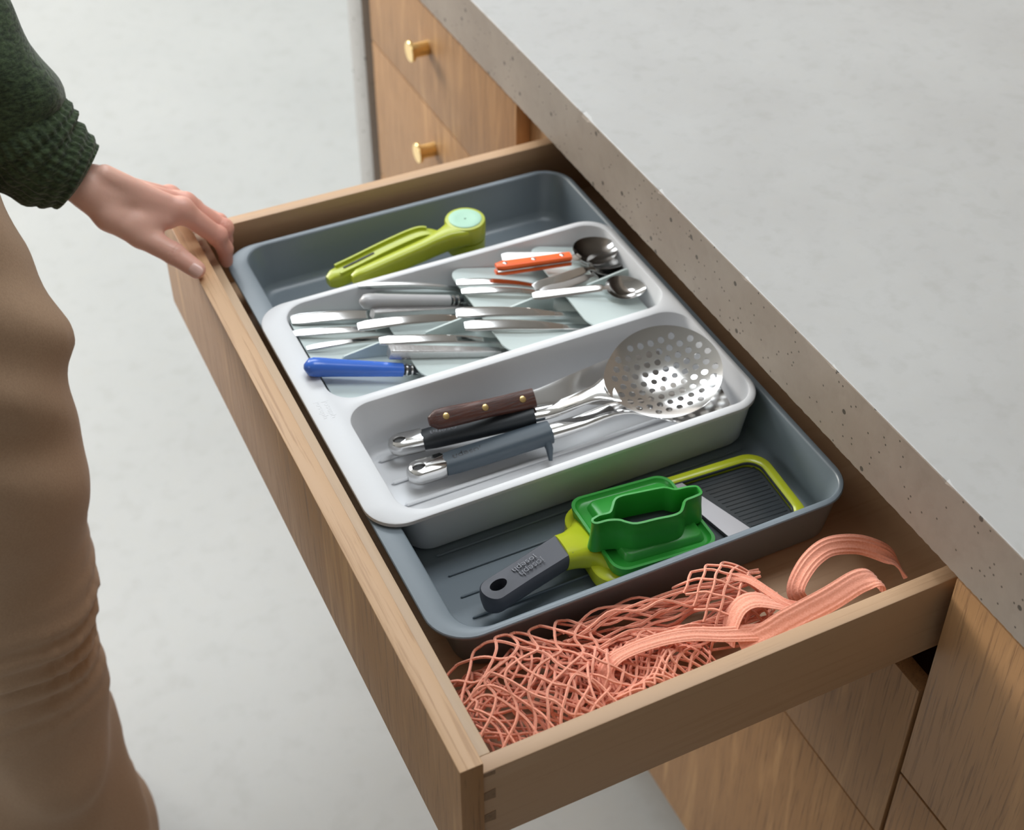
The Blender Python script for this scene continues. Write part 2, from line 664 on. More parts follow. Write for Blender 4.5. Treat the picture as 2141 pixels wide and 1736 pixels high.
def knob(parent, y, z):
    k = MB().add(*lathe((XF, y, z), (-1, 0, 0), [(0, .0095), (.021, .0095), (.0212, .0132), (.0218, .0138), (.0250, .0138), (.0258, .0130), (.0258, .001)], 28))
    return obj('knob', *k.out(), 'brass', parent)


def front(parent, y0, y1, z0, z1, kn=None):
    f = obj('drawer_front', *box(XF, XF + TF, y0, y1, z0, z1, 0.0008), 'oak', parent)
    if kn:
        knob(f, *kn)
    return f


def carcass(parent, y0, y1, ty0, ty1, z1, back=0.98):
    obj('side_panel', *box(XF + TF + .001, back, y0, y0 + ty0, -.747, z1, 0.0005), 'carcass', parent)
    obj('side_panel', *box(XF + TF + .001, back, y1 - ty1, y1, -.747, z1, 0.0005), 'carcass', parent)
    obj('back_panel', *box(back, back + .01, y0, y1, -.747, z1), 'carcass', parent)
    obj('bottom_panel', *box(XF + TF + .001, back, y0 + ty0, y1 - ty1, -.747, -.73), 'carcass', parent)
    obj('toe_kick', *box(XF + .07, XF + .088, y0, y1, FLOOR, -.747), 'carcass', parent)


ZT = 0.0169
cab = thing('base_cabinet', (XF, 1.0, FLOOR), 'oak cabinet at the far end with two brass-knobbed drawers', 'cabinet')
front(cab, .7708, 1.2382, -.1240, ZT + .001, (1.030, -.036))
front(cab, .7708, 1.2382, -.3440, -.1268, (1.020, -.180))
front(cab, .7708, 1.2382, -.7470, -.3470)
carcass(cab, .7700, 1.2480, .018, .018, ZCB - .001)
cab = thing('base_cabinet', (XF, .36, FLOOR), 'oak cabinet below the pulled-out cutlery drawer', 'cabinet')
front(cab, -.0067, .7670, -.3435, -.1290)
front(cab, -.0067, .7670, -.7470, -.3465)
carcass(cab, -.0240, .7685, .0215, .0460, ZCB - .001)
cab = thing('base_cabinet', (XF, -.4, FLOOR), 'oak cabinet nearest the camera, beside the open drawer, fronts closed', 'cabinet')
front(cab, -.80, -.0114, -.2365, ZT + .001)
front(cab, -.80, -.0114, -.7470, -.2395)
carcass(cab, -.81, -.0255, .018, .018, ZCB - .001)

# ================================================================== DRAWER
dr = thing('drawer', (0.2, .36, -.0829), 'wooden kitchen drawer pulled open, oak front and pale box', 'drawer')
YS = .7191
XB = .560
fp = obj('front_panel', *box(0, .0177, -.0029, .7670, -.1203, ZT - .0012, .0008), 'oak', dr)
obj('edge_band', *box(0.0001, .0176, -.0028, .7669, ZT - .0012, ZT, .0006), 'oak_edge', fp)
obj('box_front', *box(.0178, .0300, .0134, YS - .0134, -.0829, .0012, .0007), 'birch_y', dr)
obj('box_back', *box(XB - .012, XB, .0134, YS - .0134, -.0829, -.004, .0007), 'birch_y', dr)
obj('box_side', *box(.0178, XB, 0, .0134, -.0829, .0012, .0007), 'birch', dr)
obj('box_side', *box(.0178, XB, YS - .0134, YS, -.0829, .0012, .0007), 'birch', dr)
obj('bottom_panel', *box(.0300, XB - .012, .0134, YS - .0134, -.0775, -.0705), 'birch', dr)
for z, hh in ((-.0015, .0030), (-.0275, .0056), (-.0545, .0056), (-.0790, .0036)):   # dovetails of the box front showing in the near side
    l = [A(x, -.0003, zz) for x, zz in ((.0180, z - hh * .8), (.0275, z - hh), (.0275, z + min(hh, .0021 if hh < .0035 else hh)), (.0180, z + min(hh * .8, .0021 if hh < .0035 else hh)))]
    obj('dovetail', *loft([l, [q + A(0, .0006, 0) for q in l]]), 'end_grain', dr, 0)

# ================================================================== TRAYS
ZR = -.0141
base = thing('utensil_tray', (.24, .40, -.0705), 'wide slate-grey plastic drawer tray underneath the pale grey one', 'tray')
R = lambda x0, x1, y0, y1, r, z: rrect(x0, x1, y0, y1, r, z, 10)
bl = [R(.068, .410, .138, .670, .020, -.0700), R(.065, .413, .135, .673, .022, -.0690), R(.063, .415, .133, .675, .024, -.066),
      R(.0590, .4205, .1265, .6805, .026, -.0178), R(.0408, .4243, .1222, .6843, .034, -.0178), R(.0400, .4250, .1214, .6851, .035, -.0168),
      R(.0400, .4250, .1214, .6851, .035, ZR - .0009), R(.0407, .4243, .1221, .6844, .0345, ZR - .0001), R(.0420, .4230, .1230, .6835, .034, ZR),
      R(.0590, .4205, .1266, .6800, .027, ZR), R(.0602, .4195, .1276, .6790, .026, ZR - .0006), R(.0610, .4187, .1284, .6782, .0255, ZR - .002),
      R(.0665, .4130, .1345, .6725, .023, -.058), R(.0685, .4110, .1365, .6705, .022, -.063), R(.0720, .4075, .140, .667, .02, -.0658), R(.076, .4035, .144, .663, .018, -.0666)]
obj('shell', *loft(bl), 'tray_slate', base, 40)
for y in (.1800, .2042, .2300, .2545):
    obj('rib', *sweep([(.0910, y, -.0662), (.0920, y, -.0656), (.395, y, -.0656), (.396, y, -.0662)], [.0005, .0022, .0022, .0005], .0022, n=10, e=2), 'tray_slate', base)

ZL = -.0086
lt = thing('cutlery_tray', (.23, .41, -.0655), 'pale grey plastic tray with cutlery and cooking-utensil compartments', 'tray')
mb = MB()
outer = R(.0400, .4152, .2512, .5707, .030, ZL)
wU = (.0650, .4128, .2572, .4042)
wC = (.0620, .4105, .4118, .5660)


def well(w, rr):
    x0, x1, y0, y1 = w
    q = lambda i, z, r: R(x0 + i, x1 - i, y0 + i, y1 - i, r, z)
    return [q(0, ZL, rr), q(.0012, ZL - .0005, rr - .001), q(.0019, ZL - .002, rr - .002),
            q(.0075, -.056, rr - .005), q(.0095, -.061, rr - .006), q(.0125, -.0632, rr - .008), q(.0155, -.0638, rr - .01)]


lw = [well(wU, .026), well(wC, .026)]
V, F, L = fill([outer, lw[0][0], lw[1][0]])
mb.add(V, F)
mb.add(*loft([outer, R(.0388, .4162, .2501, .5718, .0312, ZL - .0006), R(.0385, .4165, .2498, .5721, .0315, ZL - .0018), R(.0388, .4162, .2501, .5718, .031, ZL - .0042),
              R(.0640, .4118, .2545, .5680, .022, ZL - .0046), R(.0720, .4085, .2610, .5600, .022, -.0605), R(.0740, .4065, .2632, .5580, .021, -.0645), R(.0775, .4035, .2660, .5550, .019, -.0655)], False, True))
for w in lw:
    mb.add(*loft(w, False, True))
shell = obj('shell', *mb.out(), 'tray_grey', lt, 40)
bm = bmesh.new()
bm.from_mesh(shell.data)
bmesh.ops.remove_doubles(bm, verts=bm.verts, dist=1e-6)
bmesh.ops.recalc_face_normals(bm, faces=bm.faces)
bm.to_mesh(shell.data)
bm.free()
shell.data.set_sharp_from_angle(angle=math.radians(40))
for y in (.3805, .3492, .3190, .288):
    obj('rib', *sweep([(.0890, y, -.0634), (.0905, y, -.0622), (.398, y, -.0622), (.399, y, -.0634)], [.001, .0045, .0045, .001], .0032, n=10, e=2), 'tray_grey', lt)

# the stepped insert: four overlapping ramps with a low fin on each
XK = [.067, .150, .236, .324]
SL = 0.25


def ramp_z(k, x, h=0.0):
    return -.015 + h - (x - XK[k]) * SL


for k in range(4):
    x0 = XK[k]
    x1 = min(x0 + .178, .4000)
    pts = []
    r = .017
    for (cx, cy, a0) in ((x0 + r, .5620 - r, 90), (x0 + r, .4160 + r, 180)):
        for i in range(9):
            a = math.radians(a0 + 90 * i / 8)
            pts.append((cx + r * math.cos(a), cy + r * math.sin(a)))
    pts += [(x1, .4235), (x1, .5540)]
    topl = [A(x, y, ramp_z(k, x)) for x, y in pts]
    edge = [p + A(.0006, 0, .0) for p in topl]
    botl = [p + A(0, 0, -.0018) for p in topl]
    pl = obj('insert_step', *loft([botl, topl]), 'insert_sage', lt, 30)
    fx0, fx1 = x0 + .026, min(x0 + .080, .4005)
    prof = [(fx0, ramp_z(k, fx0) - .001), (fx0 + .004, ramp_z(k, fx0) + .003), (fx1 - .004, -.0128), (fx1 - .001, -.0134), (fx1, -.0155), (fx1, ramp_z(k, fx1) - .001)]
    obj('fin', *loft([[A(x, y, z) for x, z in prof] for y in (.4820, .4840)]), 'insert_sage', pl, 30)

# raised maker's lettering on the tray rim
V, F = text_shape('joseph', .0095, .0003)
V2, F2 = text_shape('joseph', .0095, .0003)
m = MB()
for off, sh_ in ((.0034, 0), (-.0034, .002)):
    P = np.c_[.0530 + V[:, 1] * 0.8 + off, .4080 + sh_ - V[:, 0], ZL + V[:, 2]]
    m.add(P, F)
obj('lettering', *m.out(), 'tray_grey', lt, 0)

# ================================================================== CUTLERY
def fork_head(P0, d, up, mb, L=.055, w=.022):
    d, up = unit(d), unit(up)
    s = np.cross(d, up)
    cur = lambda t: P0 + d * t + up * (.004 * math.sin(math.pi * t / L) - .001)
    ts = np.linspace(0, L * .5, 7)
    mb.add(*sweep([cur(t) for t in ts], np.interp(ts, [0, L * .2, L * .42, L * .5], [.006, .012, w, w]), .0018, up, 12, 3))
    for i in range(4):
        o = s * w * (i - 1.5) / 4 * 1.06
        ts2 = np.linspace(L * .47, L, 5)
        mb.add(*sweep([cur(t) + o for t in ts2], np.linspace(.0036, .0018, 5), .0016, up, 8, 2.5))


def knife_blade(P0, d, up, mb, L=.09, w=.018):
    d, up = unit(d), unit(up)
    s = np.cross(d, up)
    ts = np.linspace(0, 1, 9)
    wid = np.interp(ts, [0, .08, .7, .9, 1], [.010, w, w, w * .7, .002])
    mb.add(*sweep([P0 + d * L * t + s * (w - ww) * .5 for t, ww in zip(ts, wid)], wid, .0014, up, 10, 3))


def bowl_shape(c, u, v, w, Lx, Wy, depth, th=.0011, nr=9, na=36, egg=.18):
    """spoon bowl: u to the tip, v sideways, w up; rim at c"""
    rows_t, rows_b = [], []
    for r in np.linspace(0, 1, nr):
        a = np.linspace(0, 2 * math.pi, na, endpoint=False)
        x = Lx / 2 * np.cos(a) * r
        y = Wy / 2 * np.sin(a) * r * (1 - egg * np.cos(a))
        z = -depth * (1 - r ** 2.2)
        P = c + np.outer(x, u) + np.outer(y, v) + z * w
        rows_t.append(P)
        rows_b.append(P - th * w)
    rows = [rows_t[0] * 0 + c - depth * w] + rows_t[1:] + rows_b[:0:-1] + [rows_t[0] * 0 + c - (depth + th) * w]
    return loft(rows, False, False)


def bar_path(A0, d, L, up, crown, n=14):
    ts = np.linspace(0, L, n)
    return np.array([A0 + d * t + up * crown * math.sin(math.pi * min(t / L, 1)) for t in ts])


def cutlery(name, label, Pa, Pb, L, kind, w=.012, th=.003, mat='steel', crown=.0, head='fork', cat='fork', group='cutlery stepped in the pale grey tray'):
    Pa, Pb = A(*Pa), A(*Pb)
    d = unit(Pb - Pa)
    s = unit(np.cross(d, (0, 0, 1)))
    up = np.cross(s, d)
    if kind == 'flat':
        roll = .30 + .22 * rnd.random()
        up = unit(up * math.cos(roll) + s * math.sin(roll))
    t = thing(name, tuple(Pa), label, cat, group)
    hl = L * .58 if kind != 'round' else .092
    if kind == 'flat':
        P = bar_path(Pa, d, hl, up, crown + .0030)
        m_ = len(P)
        W = np.interp(np.linspace(0, 1, m_), [0, .02, .1, .75, 1], [w * .75, w * .95, w, w * .82, w * .5])
        T = np.interp(np.linspace(0, 1, m_), [0, .02, 1], [th * .6, th, th * .9])
        obj('handle', *sweep(P, W, T, up, 20, 5), mat, t, 40)
    elif kind == 'square':
        P = bar_path(Pa, d, hl, up, 0, 10)
        W = np.interp(np.linspace(0, 1, 10), [0, .03, 1], [w * .92, w, w * .62])
        obj('handle', *sweep(P, W, W * .95, up, 20, 9), mat, t, 40)
    elif kind == 'round':
        ts = np.linspace(0, 1, 22)
        P = [Pa + d * hl * q for q in ts]
        W = w * np.interp(ts, [0, .006, .02, .05, .1, .16, .3, 1], [.30, .55, .80, .97, 1.08, 1.08, 1.0, .76])
        obj('handle', *sweep(P, W, W * .92, up, 24, 2.3), mat, t, 60)
        fm = MB()
        obj('collar', *lathe(Pa + d * hl, d, [(0, w * .30), (.014, w * .26)], 20), 'dark_rubber', t, 40)
        for q in (.003, .008):
            fm.add(*lathe(Pa + d * (hl + q), d, [(-.0012, w * .3), (-.0008, w * .37), (.0008, w * .37), (.0012, w * .3)], 20))
        obj('ferrule', *fm.out(), 'steel', t, 40)
        hl += .012
    mb_ = MB()
    P0 = Pa + d * hl
    if head == 'fork':
        mb_.add(*sweep([P0 - d * .004, P0 + d * .015, P0 + d * .032], [w * .5, .006, .006], [th * .9, .0028, .0024], up, 12, 3))
        fork_head(P0 + d * .030, d, up, mb_, min(.055, L - hl - .03))
    else:
        mb_.add(*sweep([P0 - d * .004, P0 + d * .006], [w * .5, .010], [th * .8, .0022], up, 12, 3))
        knife_blade(P0 + d * .004, d, up, mb_, L - hl - .004)
    obj('head' if head == 'fork' else 'blade', *mb_.out(), 'steel' if mat != 'steel_forged' else 'steel_satin', t, 40)
    return t


cutlery('dinner_fork', 'thin dark fork lying against the far wall above the grey-handled knife', (.1434, .5650, -.0083), (.2365, .5508, -.0326), .185, 'flat', .0055, .006, 'steel_satin', .002)
cutlery('table_knife', 'table knife with a fat rounded pale grey handle and ringed ferrule', (.1322, .5300, .0008), (.2322, .5200, -.0240), .200, 'round', .0148, head='knife', cat='knife', mat='grey_handle')
cutlery('table_knife', 'square-handled rough steel knife lying just below the grey-handled knife', (.1393, .5170, -.0070), (.2306, .5150, -.0300), .190, 'square', .0110, mat='steel_forged', head='knife', cat='knife')
cutlery('dinner_fork', 'flat steel fork handle in the top left corner of the cutlery compartment', (.0685, .5475, -.0124), (.1489, .5425, -.0322), .195, 'flat', .0130, .003, crown=.001)
cutlery('dinner_fork', 'flat steel fork with bowed handle between square knife and empty step', (.1188, .5010, -.0042), (.2183, .4990, -.0280), .195, 'flat', .0110, .003, crown=.003)
cutlery('dinner_fork', 'second steel fork from the top at the left, narrow shiny handle', (.0625, .5250, -.0108), (.1488, .5170, -.0322), .195, 'flat', .0085, .003, crown=.001)
cutlery('dinner_fork', 'thin curved fork handle just above the blue-handled knife', (.0670, .5000, -.0118), (.1391, .5030, -.0298), .195, 'flat', .0065, .003, crown=.002)
cutlery('dinner_fork', 'straight flat steel fork right of the blue knife, above the square knife', (.1282, .4700, -.0020), (.2277, .4570, -.0268), .190, 'flat', .0105, .0036)
cutlery('table_knife', 'square-handled rough steel knife nearest the compartment divider', (.1316, .4555, -.0056), (.2379, .4405, -.0322), .190, 'square', .0115, mat='steel_forged', head='knife', cat='knife')
cutlery('table_knife', 'table knife with a glossy bright blue rounded handle', (.0522, .4615, .0012), (.1480, .4420, -.0232), .200, 'round', .0168, head='knife', cat='knife', mat='blue_handle')
cutlery('dessert_fork', 'upper of two flat steel handles reflecting dark red, middle of tray', (.2088, .4765, -.0010), (.3228, .4600, -.0290), .175, 'flat', .0122, .0036)
cutlery('dessert_fork', 'lower of two flat steel handles reflecting dark red, middle of tray', (.2101, .4600, -.0052), (.3155, .4440, -.0312), .175, 'flat', .0122, .0036)
cutlery('dessert_fork', 'upper of the two curved fork handles left of the orange spoon', (.2321, .5290, -.0082), (.3076, .5130, -.0272), .160, 'flat', .0085, .003, crown=.002)
cutlery('dessert_fork', 'lower of the two curved fork handles left of the orange spoon', (.2322, .5170, -.0110), (.3060, .5045, -.0296), .160, 'flat', .0080, .003, crown=.002)


def spoon(label, Pa, Pn, Pc, bowl_l, bowl_w, kind, w=.010, mat='steel', tilt=0.0, depth=.008, group='spoons at the right of the cutlery compartment'):
    """handle tip Pa, neck Pn, bowl centre Pc"""
    Pa, Pn, Pc = A(*Pa), A(*Pn), A(*Pc)
    u = unit(Pc - Pn)
    v = unit(np.cross((0, 0, 1), u))
    wv = np.cross(u, v)
    v2 = math.cos(tilt) * v + math.sin(tilt) * wv
    w2 = np.cross(u, v2)
    t = thing('spoon', tuple(Pa), label, 'spoon', group)
    start = Pc - u * bowl_l / 2
    d = unit(Pn - Pa)
    if kind == 'riveted':
        hm = unit(np.cross(d, (0, 0, 1)))
        up = np.cross(hm, d)
        L = np.linalg.norm(Pn - Pa)
        tg = np.linspace(0, 1, 12)
        obj('tang', *sweep(smooth_path([Pa + d * .001, Pn, Pn * .4 + start * .6, start + u * .003], 14), np.interp(np.linspace(0, 1, 14), [0, .6, .8, 1], [w * .96, w * .9, .006, .008]), .0022, up, 14, 4), 'steel', t, 40)
        hd = MB()
        for sgn in (1, -1):
            P = [Pa + d * L * q + up * sgn * .0036 for q in tg]
            hd.add(*sweep(P, w * np.interp(tg, [0, .03, .1, 1], [.6, .85, 1, .92]), np.interp(tg, [0, .03, 1], [.0035, .0048, .0048]), up, 16, 3.2))
        h = obj('handle', *hd.out(), 'orange_handle', t, 50)
        for q in (.12, .5, .88):
            obj('rivet', *lathe(Pa + d * L * q + up * .0055, up, [(0, .0022), (.0008, .0022), (.0011, .0014)], 14), 'steel', h, 40)
    else:
        path = smooth_path([Pa, Pa * .5 + Pn * .5, Pn, start * .6 + Pn * .4, start + u * .004], 22)
        obj('handle', *sweep(path, np.interp(np.linspace(0, 1, 22), [0, .03, .1, .5, .78, .9, 1], [w * .7, w * .95, w, w * .8, .0045, .005, .010]), np.interp(np.linspace(0, 1, 22), [0, .03, 1], [.0012, .0024, .0018]), (0, -.42, .9), 16, 4), mat, t, 40)
    obj('bowl', *bowl_shape(Pc, u, v2, w2, bowl_l, bowl_w, depth), mat, t, 60)
    return t


spoon('plain steel spoon half hidden behind the orange-handled spoon', (.2916, .5500, -.0100), (.3507, .5376, -.0180), (.3921, .5215, -.0230), .054, .036, 'plain', .0120, 'steel_satin', depth=.006)
spoon('spoon with a bright orange handle and three steel rivets', (.2719, .5228, .0000), (.3504, .5141, -.0060), (.3850, .5225, -.0110), .054, .038, 'riveted', .0115, 'steel', tilt=.25)
spoon('upper of two steel spoons with dark red reflection below the orange spoon', (.2958, .4857, -.0060), (.3546, .4979, -.0120), (.3920, .5080, -.0200), .052, .035, 'plain', .0115, 'steel', tilt=.15)
spoon('lower of two steel spoons with dark red reflection below the orange spoon', (.3009, .4791, -.0090), (.3538, .4910, -.0160), (.3910, .5020, -.0250), .052, .035, 'plain', .0110, 'steel_satin', depth=.006, tilt=.15)
spoon('small steel teaspoon nearest the right end, bowl over the fin', (.2913, .4790, -.0095), (.3588, .4690, -.0150), (.3866, .4630, -.0185), .042, .030, 'plain', .0100, 'steel', tilt=.25)

# ================================================================== COOKING UTENSILS
# wooden-handled spatula
t = thing('palette_spatula', (.134, .363, -.012), 'wide-bladed spatula with a dark wooden handle and brass rivets', 'spatula')
Pa, Pb = A(.1330, .3655, -.0185), A(.2320, .3560, -.0215)
d = unit(Pb - Pa)
s = unit(np.cross(d, (0, 0, 1)))
up0 = np.cross(s, d)
upw = unit(up0 * math.cos(.62) + s * math.sin(.62))
tq = np.linspace(0, 1, 16)
h = obj('handle', *sweep([Pa + (Pb - Pa) * q for q in tq], np.interp(tq, [0, .02, .06, .15, .6, 1], [.008, .014, .0175, .019, .0165, .0185]), np.interp(tq, [0, .02, .06, 1], [.006, .010, .0125, .012]), upw, 22, 3.2), 'rosewood', t, 50)
for q in (.15, .52, .88):
    obj('rivet', *lathe(Pa + (Pb - Pa) * q + upw * .0058, upw, [(0, .0030), (.0006, .0030), (.0009, .0020)], 16), 'brass', h, 40)
bp = [Pb - d * .004, Pb + d * .03, A(.300, .3560, -.031), A(.335, .3560, -.037), A(.370, .354, -.044)]
obj('blade', *sweep(smooth_path(bp, 14), np.interp(np.linspace(0, 1, 14), [0, .1, .6, .95, 1], [.014, .016, .046, .054, .050]), .0012, upw, 12, 5), 'steel_satin', t, 40)


def gripped(t, P, w, hmat, cap_l, grip_l, hook=None):
    """steel end cap with a hanging hole, rubber grip and steel shaft along path P (end cap first)"""
    P = [A(*p) for p in P]
    d = unit(P[1] - P[0])
    s = unit(np.cross(d, (0, 0, 1)))
    up = np.cross(s, d)
    # cap: ring of metal round a slot
    th = w * .72
    n = 40
    a = np.linspace(0, 2 * math.pi, n, endpoint=False)
    hc = w * .52
    inn = np.array([(hc - .0052 * math.cos(q), w * .170 * math.sin(q)) for q in a])

    def reach(q):                                # distance from the hole to the bullet-shaped outline
        dx, dy = -math.cos(q), math.sin(q)
        lo_, hi_ = 0.0, cap_l * 1.5
        for _ in range(30):
            m_ = (lo_ + hi_) / 2
            px_, py_ = hc + dx * m_, dy * m_
            if (abs(py_) < w / 2 and w / 2 <= px_ < cap_l) or math.hypot(px_ - w / 2, py_) < w / 2:
                lo_ = m_
            else:
                hi_ = m_
        return (hc + dx * lo_, dy * lo_)
    out = np.array([reach(q) for q in a])

    def ring(p, z, k=1.0):
        c = np.array((cap_l if p is out else hc, 0.0))
        p = c + (p - c) * (np.array(((1 + k) / 2 if p is out else k, k)))
        return P[0] + np.outer(p[:, 0], d) + np.outer(p[:, 1], s) + up * z
    loops_ = [ring(inn, -th * .42, 1.1), ring(inn, 0, .95), ring(inn, th * .42, 1.0), ring(inn, th * .48, 1.12), ring(inn, th * .46, 1.28), ring(out, th * .47, .80), ring(out, th * .38, .93), ring(out, th * .18, .99), ring(out, 0, 1.0), ring(out, -th * .22, .975), ring(out, -th * .40, .86), ring(inn, -th * .44, 1.25), ring(inn, -th * .42, 1.1)]
    obj('end_cap', *loft(loops_, False, False), 'steel', t, 70)
    g0 = P[0] + d * (cap_l - .001)
    g1 = g0 + d * grip_l
    tq_ = np.linspace(0, 1, 10)
    g = obj('grip', *sweep([g0 + (g1 - g0) * q for q in tq_], np.interp(tq_, [0, .01, .5, .98, 1], [w * .96, w * 1.04, w * 1.06, w * 1.02, w * .92]), np.interp(tq_, [0, .01, 1], [th * .96, th * 1.04, th * 1.15]), up, 28, 2.6), hmat, t, 50)
    if hook is not None:
        q = g1 - d * .006
        hp = [q - up * th * .2 + s * w * .25, q + s * w * .55 - up * th * .5, q + s * w * .85 - up * th * 1.0 - d * .002]
        obj('rest_hook', *sweep(hp, [.013, .012, .006], [.008, .006, .003], d, 12, 3), hmat, g, 50)
    # lettering wrapped over the grip
    Vt, Ft = text_shape('joseph', .0104, .0005)
    for off, sh_ in ((-.0036, 0), (.0036, .0030)):
        R_ = w * .53
        ang = (off + Vt[:, 1] * .85) / R_ + .50
        pos = g0 + np.outer(.0215 + sh_ - Vt[:, 0], d) + np.outer(np.sin(ang) * R_, s) + np.outer(np.cos(ang) * th * .53 + Vt[:, 2], up)
        obj('lettering', pos, Ft, 'logo_slate' if hmat == 'slate_rubber' else 'logo_charcoal', g, 0)
    return g1, d, s, up


# skimmer
sk = thing('skimmer', (.10, .38, -.05), 'round perforated steel skimmer with dark rubber grip', 'skimmer')
g1, d, s, up = gripped(sk, [(.0985, .3800, -.0490), (.235, .3470, -.0330)], .0210, 'dark_rubber', .032, .1040)
cB = A(.3480, .3195, -.0030)
uB = unit(A(.1030, -.0150, .0130))
vB = unit(np.cross((0, 0, 1), uB))
wB = np.cross(uB, vB)
ti = math.radians(17)
vB2 = math.cos(ti) * vB + math.sin(ti) * wB
wB2 = np.cross(uB, vB2)
RX, RY, DEP = .0530, .0490, .0150


def sk_map(p, off=0.0):
    p = np.asarray(p, float)
    x, y = p[:, 0], p[:, 1]
    rr = (x / RX) ** 2 + (y / RY) ** 2
    z = -DEP * (1 - np.clip(rr, 0, 1.2)) + off
    return cB + np.outer(x, uB) + np.outer(y, vB2) + np.outer(z, wB2)


a = np.linspace(0, 2 * math.pi, 72, endpoint=False)
xo = np.cos(a)
# pear outline: drawn out towards the neck (-u)
ox = np.where(xo < 0, RX * xo * (1 + .10 * np.abs(xo) ** 6), RX * xo)
oy = RY * np.sin(a)
holes = []
pitch = .0102
for j in range(-5, 6):
    for i in range(-6, 7):
        hx = (i + (0.5 if j % 2 else 0)) * pitch
        hy = j * pitch * .88
        if (hx / RX) ** 2 + (hy / RY) ** 2 < .80 and hx > -.048:
            b = np.linspace(0, 2 * math.pi, 12, endpoint=False)
            holes.append(np.c_[hx + .0031 * np.cos(b), hy + .0031 * np.sin(b), 0 * b])
mids = np.c_[.94 * ox, .94 * oy, 0 * ox]
V, F, L = fill([mids] + holes)
mb = MB()
n0 = len(V)
ring_o = np.c_[ox, oy, 0 * ox]
Tp = sk_map(V)
To = sk_map(ring_o)
Bp = sk_map(V, -.0011)
Bo = sk_map(ring_o, -.0011)
ALL = np.concatenate([Tp, To, Bp, Bo])
FF = list(F)
m0 = L[0]
k0 = n0
kb, kbo = n0 + 72, 2 * n0 + 72
for i in range(72):
    j = (i + 1) % 72
    FF.append((m0[i], m0[j], k0 + j, k0 + i))
    FF.append((kb + m0[i], kbo + i, kbo + j, kb + m0[j]))
    FF.append((k0 + i, k0 + j, kbo + j, kbo + i))
FF += [tuple(kb + q for q in f[::-1]) for f in F]
for l in L[1:]:
    for i in range(len(l)):
        j = (i + 1) % len(l)
        FF.append((l[i], l[j], kb + l[j], kb + l[i]))
bo = obj('bowl', ALL, FF, 'steel', sk, 50)
me = bo.data
try:
    nr = []
    P2 = np.concatenate([V[:, :2], ring_o[:, :2], V[:, :2], ring_o[:, :2]])
    gx, gy = 2 * DEP * P2[:, 0] / RX ** 2, 2 * DEP * P2[:, 1] / RY ** 2
    nn = wB2[None] - np.outer(gx, uB) - np.outer(gy, vB2)
    nn /= np.linalg.norm(nn, axis=1)[:, None]
    half = len(nn) // 2
    nn[half:] *= -1
    nrm = [None] * len(me.loops)
    for p in me.polygons:
        vi = list(p.vertices)
        same = all(q < half for q in vi) or all(q >= half for q in vi)
        for li in p.loop_indices:
            nrm[li] = tuple(nn[me.loops[li].vertex_index]) if same else tuple(p.normal)
    me.normals_split_custom_set(nrm)
except Exception as ex:
    print('normals', ex)
neck_end = cB - uB * RX * 1.06 - wB2 * .001
obj('shaft', *sweep(smooth_path([g1 - d * .01, g1 + d * .02, neck_end - uB * .018 + A(0, .001, -.002), neck_end + uB * .006 - wB2 * .0015], 14), np.interp(np.linspace(0, 1, 14), [0, .35, .75, 1], [.0175, .0170, .0190, .040]), np.interp(np.linspace(0, 1, 14), [0, .4, .8, 1], [.0110, .008, .004, .0016]), up, 20, 2.6), 'steel', sk, 60)

# turner under the skimmer
tn = thing('turner', (.10, .34, -.055), 'steel turner with slate-blue rubber grip and resting hook, under the skimmer', 'turner')
g1, d, s, up = gripped(tn, [(.1000, .3405, -.0510), (.2385, .3270, -.0400)], .0225, 'slate_rubber', .036, .1010, hook=True)
hp = smooth_path([g1 - d * .01, g1 + d * .03, A(.300, .3190, -.0300), A(.335, .3080, -.0330), A(.370, .3020, -.0310), A(.3960, .2970, -.0240)], 20)
ti2 = np.linspace(0, 1, 20)
obj('shaft', *sweep(hp[:12], np.interp(np.linspace(0, 1, 12), [0, .5, .85, 1], [.0180, .0170, .0180, .032]), np.interp(np.linspace(0, 1, 12), [0, .5, 1], [.011, .008, .0022]), up, 20, 2.6), 'steel', tn, 60)
obj('turner_head', *sweep(hp[11:], np.interp(np.linspace(0, 1, 9), [0, .3, .9, 1], [.030, .064, .068, .060]), .0014, up, 18, 5), 'steel', tn, 50)

# ================================================================== HAND SLICER
sl = thing('hand_slicer', (.25, .19, -.066), 'handheld lime-green vegetable slicer with charcoal handle in the slate tray', 'slicer')
yaw = math.radians(-3)
SC = A(.300, .1890, 0)
ex, ey = A(math.cos(yaw), math.sin(yaw), 0), A(-math.sin(yaw), math.cos(yaw), 0)


def S(p):
    p = np.asarray(p, float).reshape(-1, 3)
    return SC + np.outer(p[:, 0], ex) + np.outer(p[:, 1], ey) + np.outer(p[:, 2], (0, 0, 1))


fo = lambda i, z: S(rrect(-.104 + i, .0965 - i, -.0475 + i, .0475 - i, .021 - i * .6, z, 8))
fi = lambda i, z: S(rrect(-.080 - i, .0875 + i, -.0385 - i, .0385 + i, .015 + i * .6, z, 8))
obj('frame', *loft([fi(0, -.060), fo(0, -.060), fo(0, -.0475), fo(.0012, -.0463), fi(.0015, -.0463), fi(0, -.0475), fi(0, -.060)], False, False), 'lime', sl, 45)
obj('rim_line', *loft([fi(.0006, -.0500), fi(.0006, -.0478), fi(-.0012, -.0478), fi(-.0012, -.0500), fi(.0006, -.0500)], False, False), 'smoke_plastic', sl, 30)
obj('slicing_plate', *loft([fi(-.001, -.0560), fi(-.001, -.0525)]), 'smoke_plastic', sl, 30)
for i in range(15):
    y = -.034 + i * .0048
    obj('ridge', *sweep(S([(.036 - .30 * y, y, -.0524), (.0835, y, -.0524)]), .0012, .0012, n=8, e=2), 'smoke_plastic', sl)
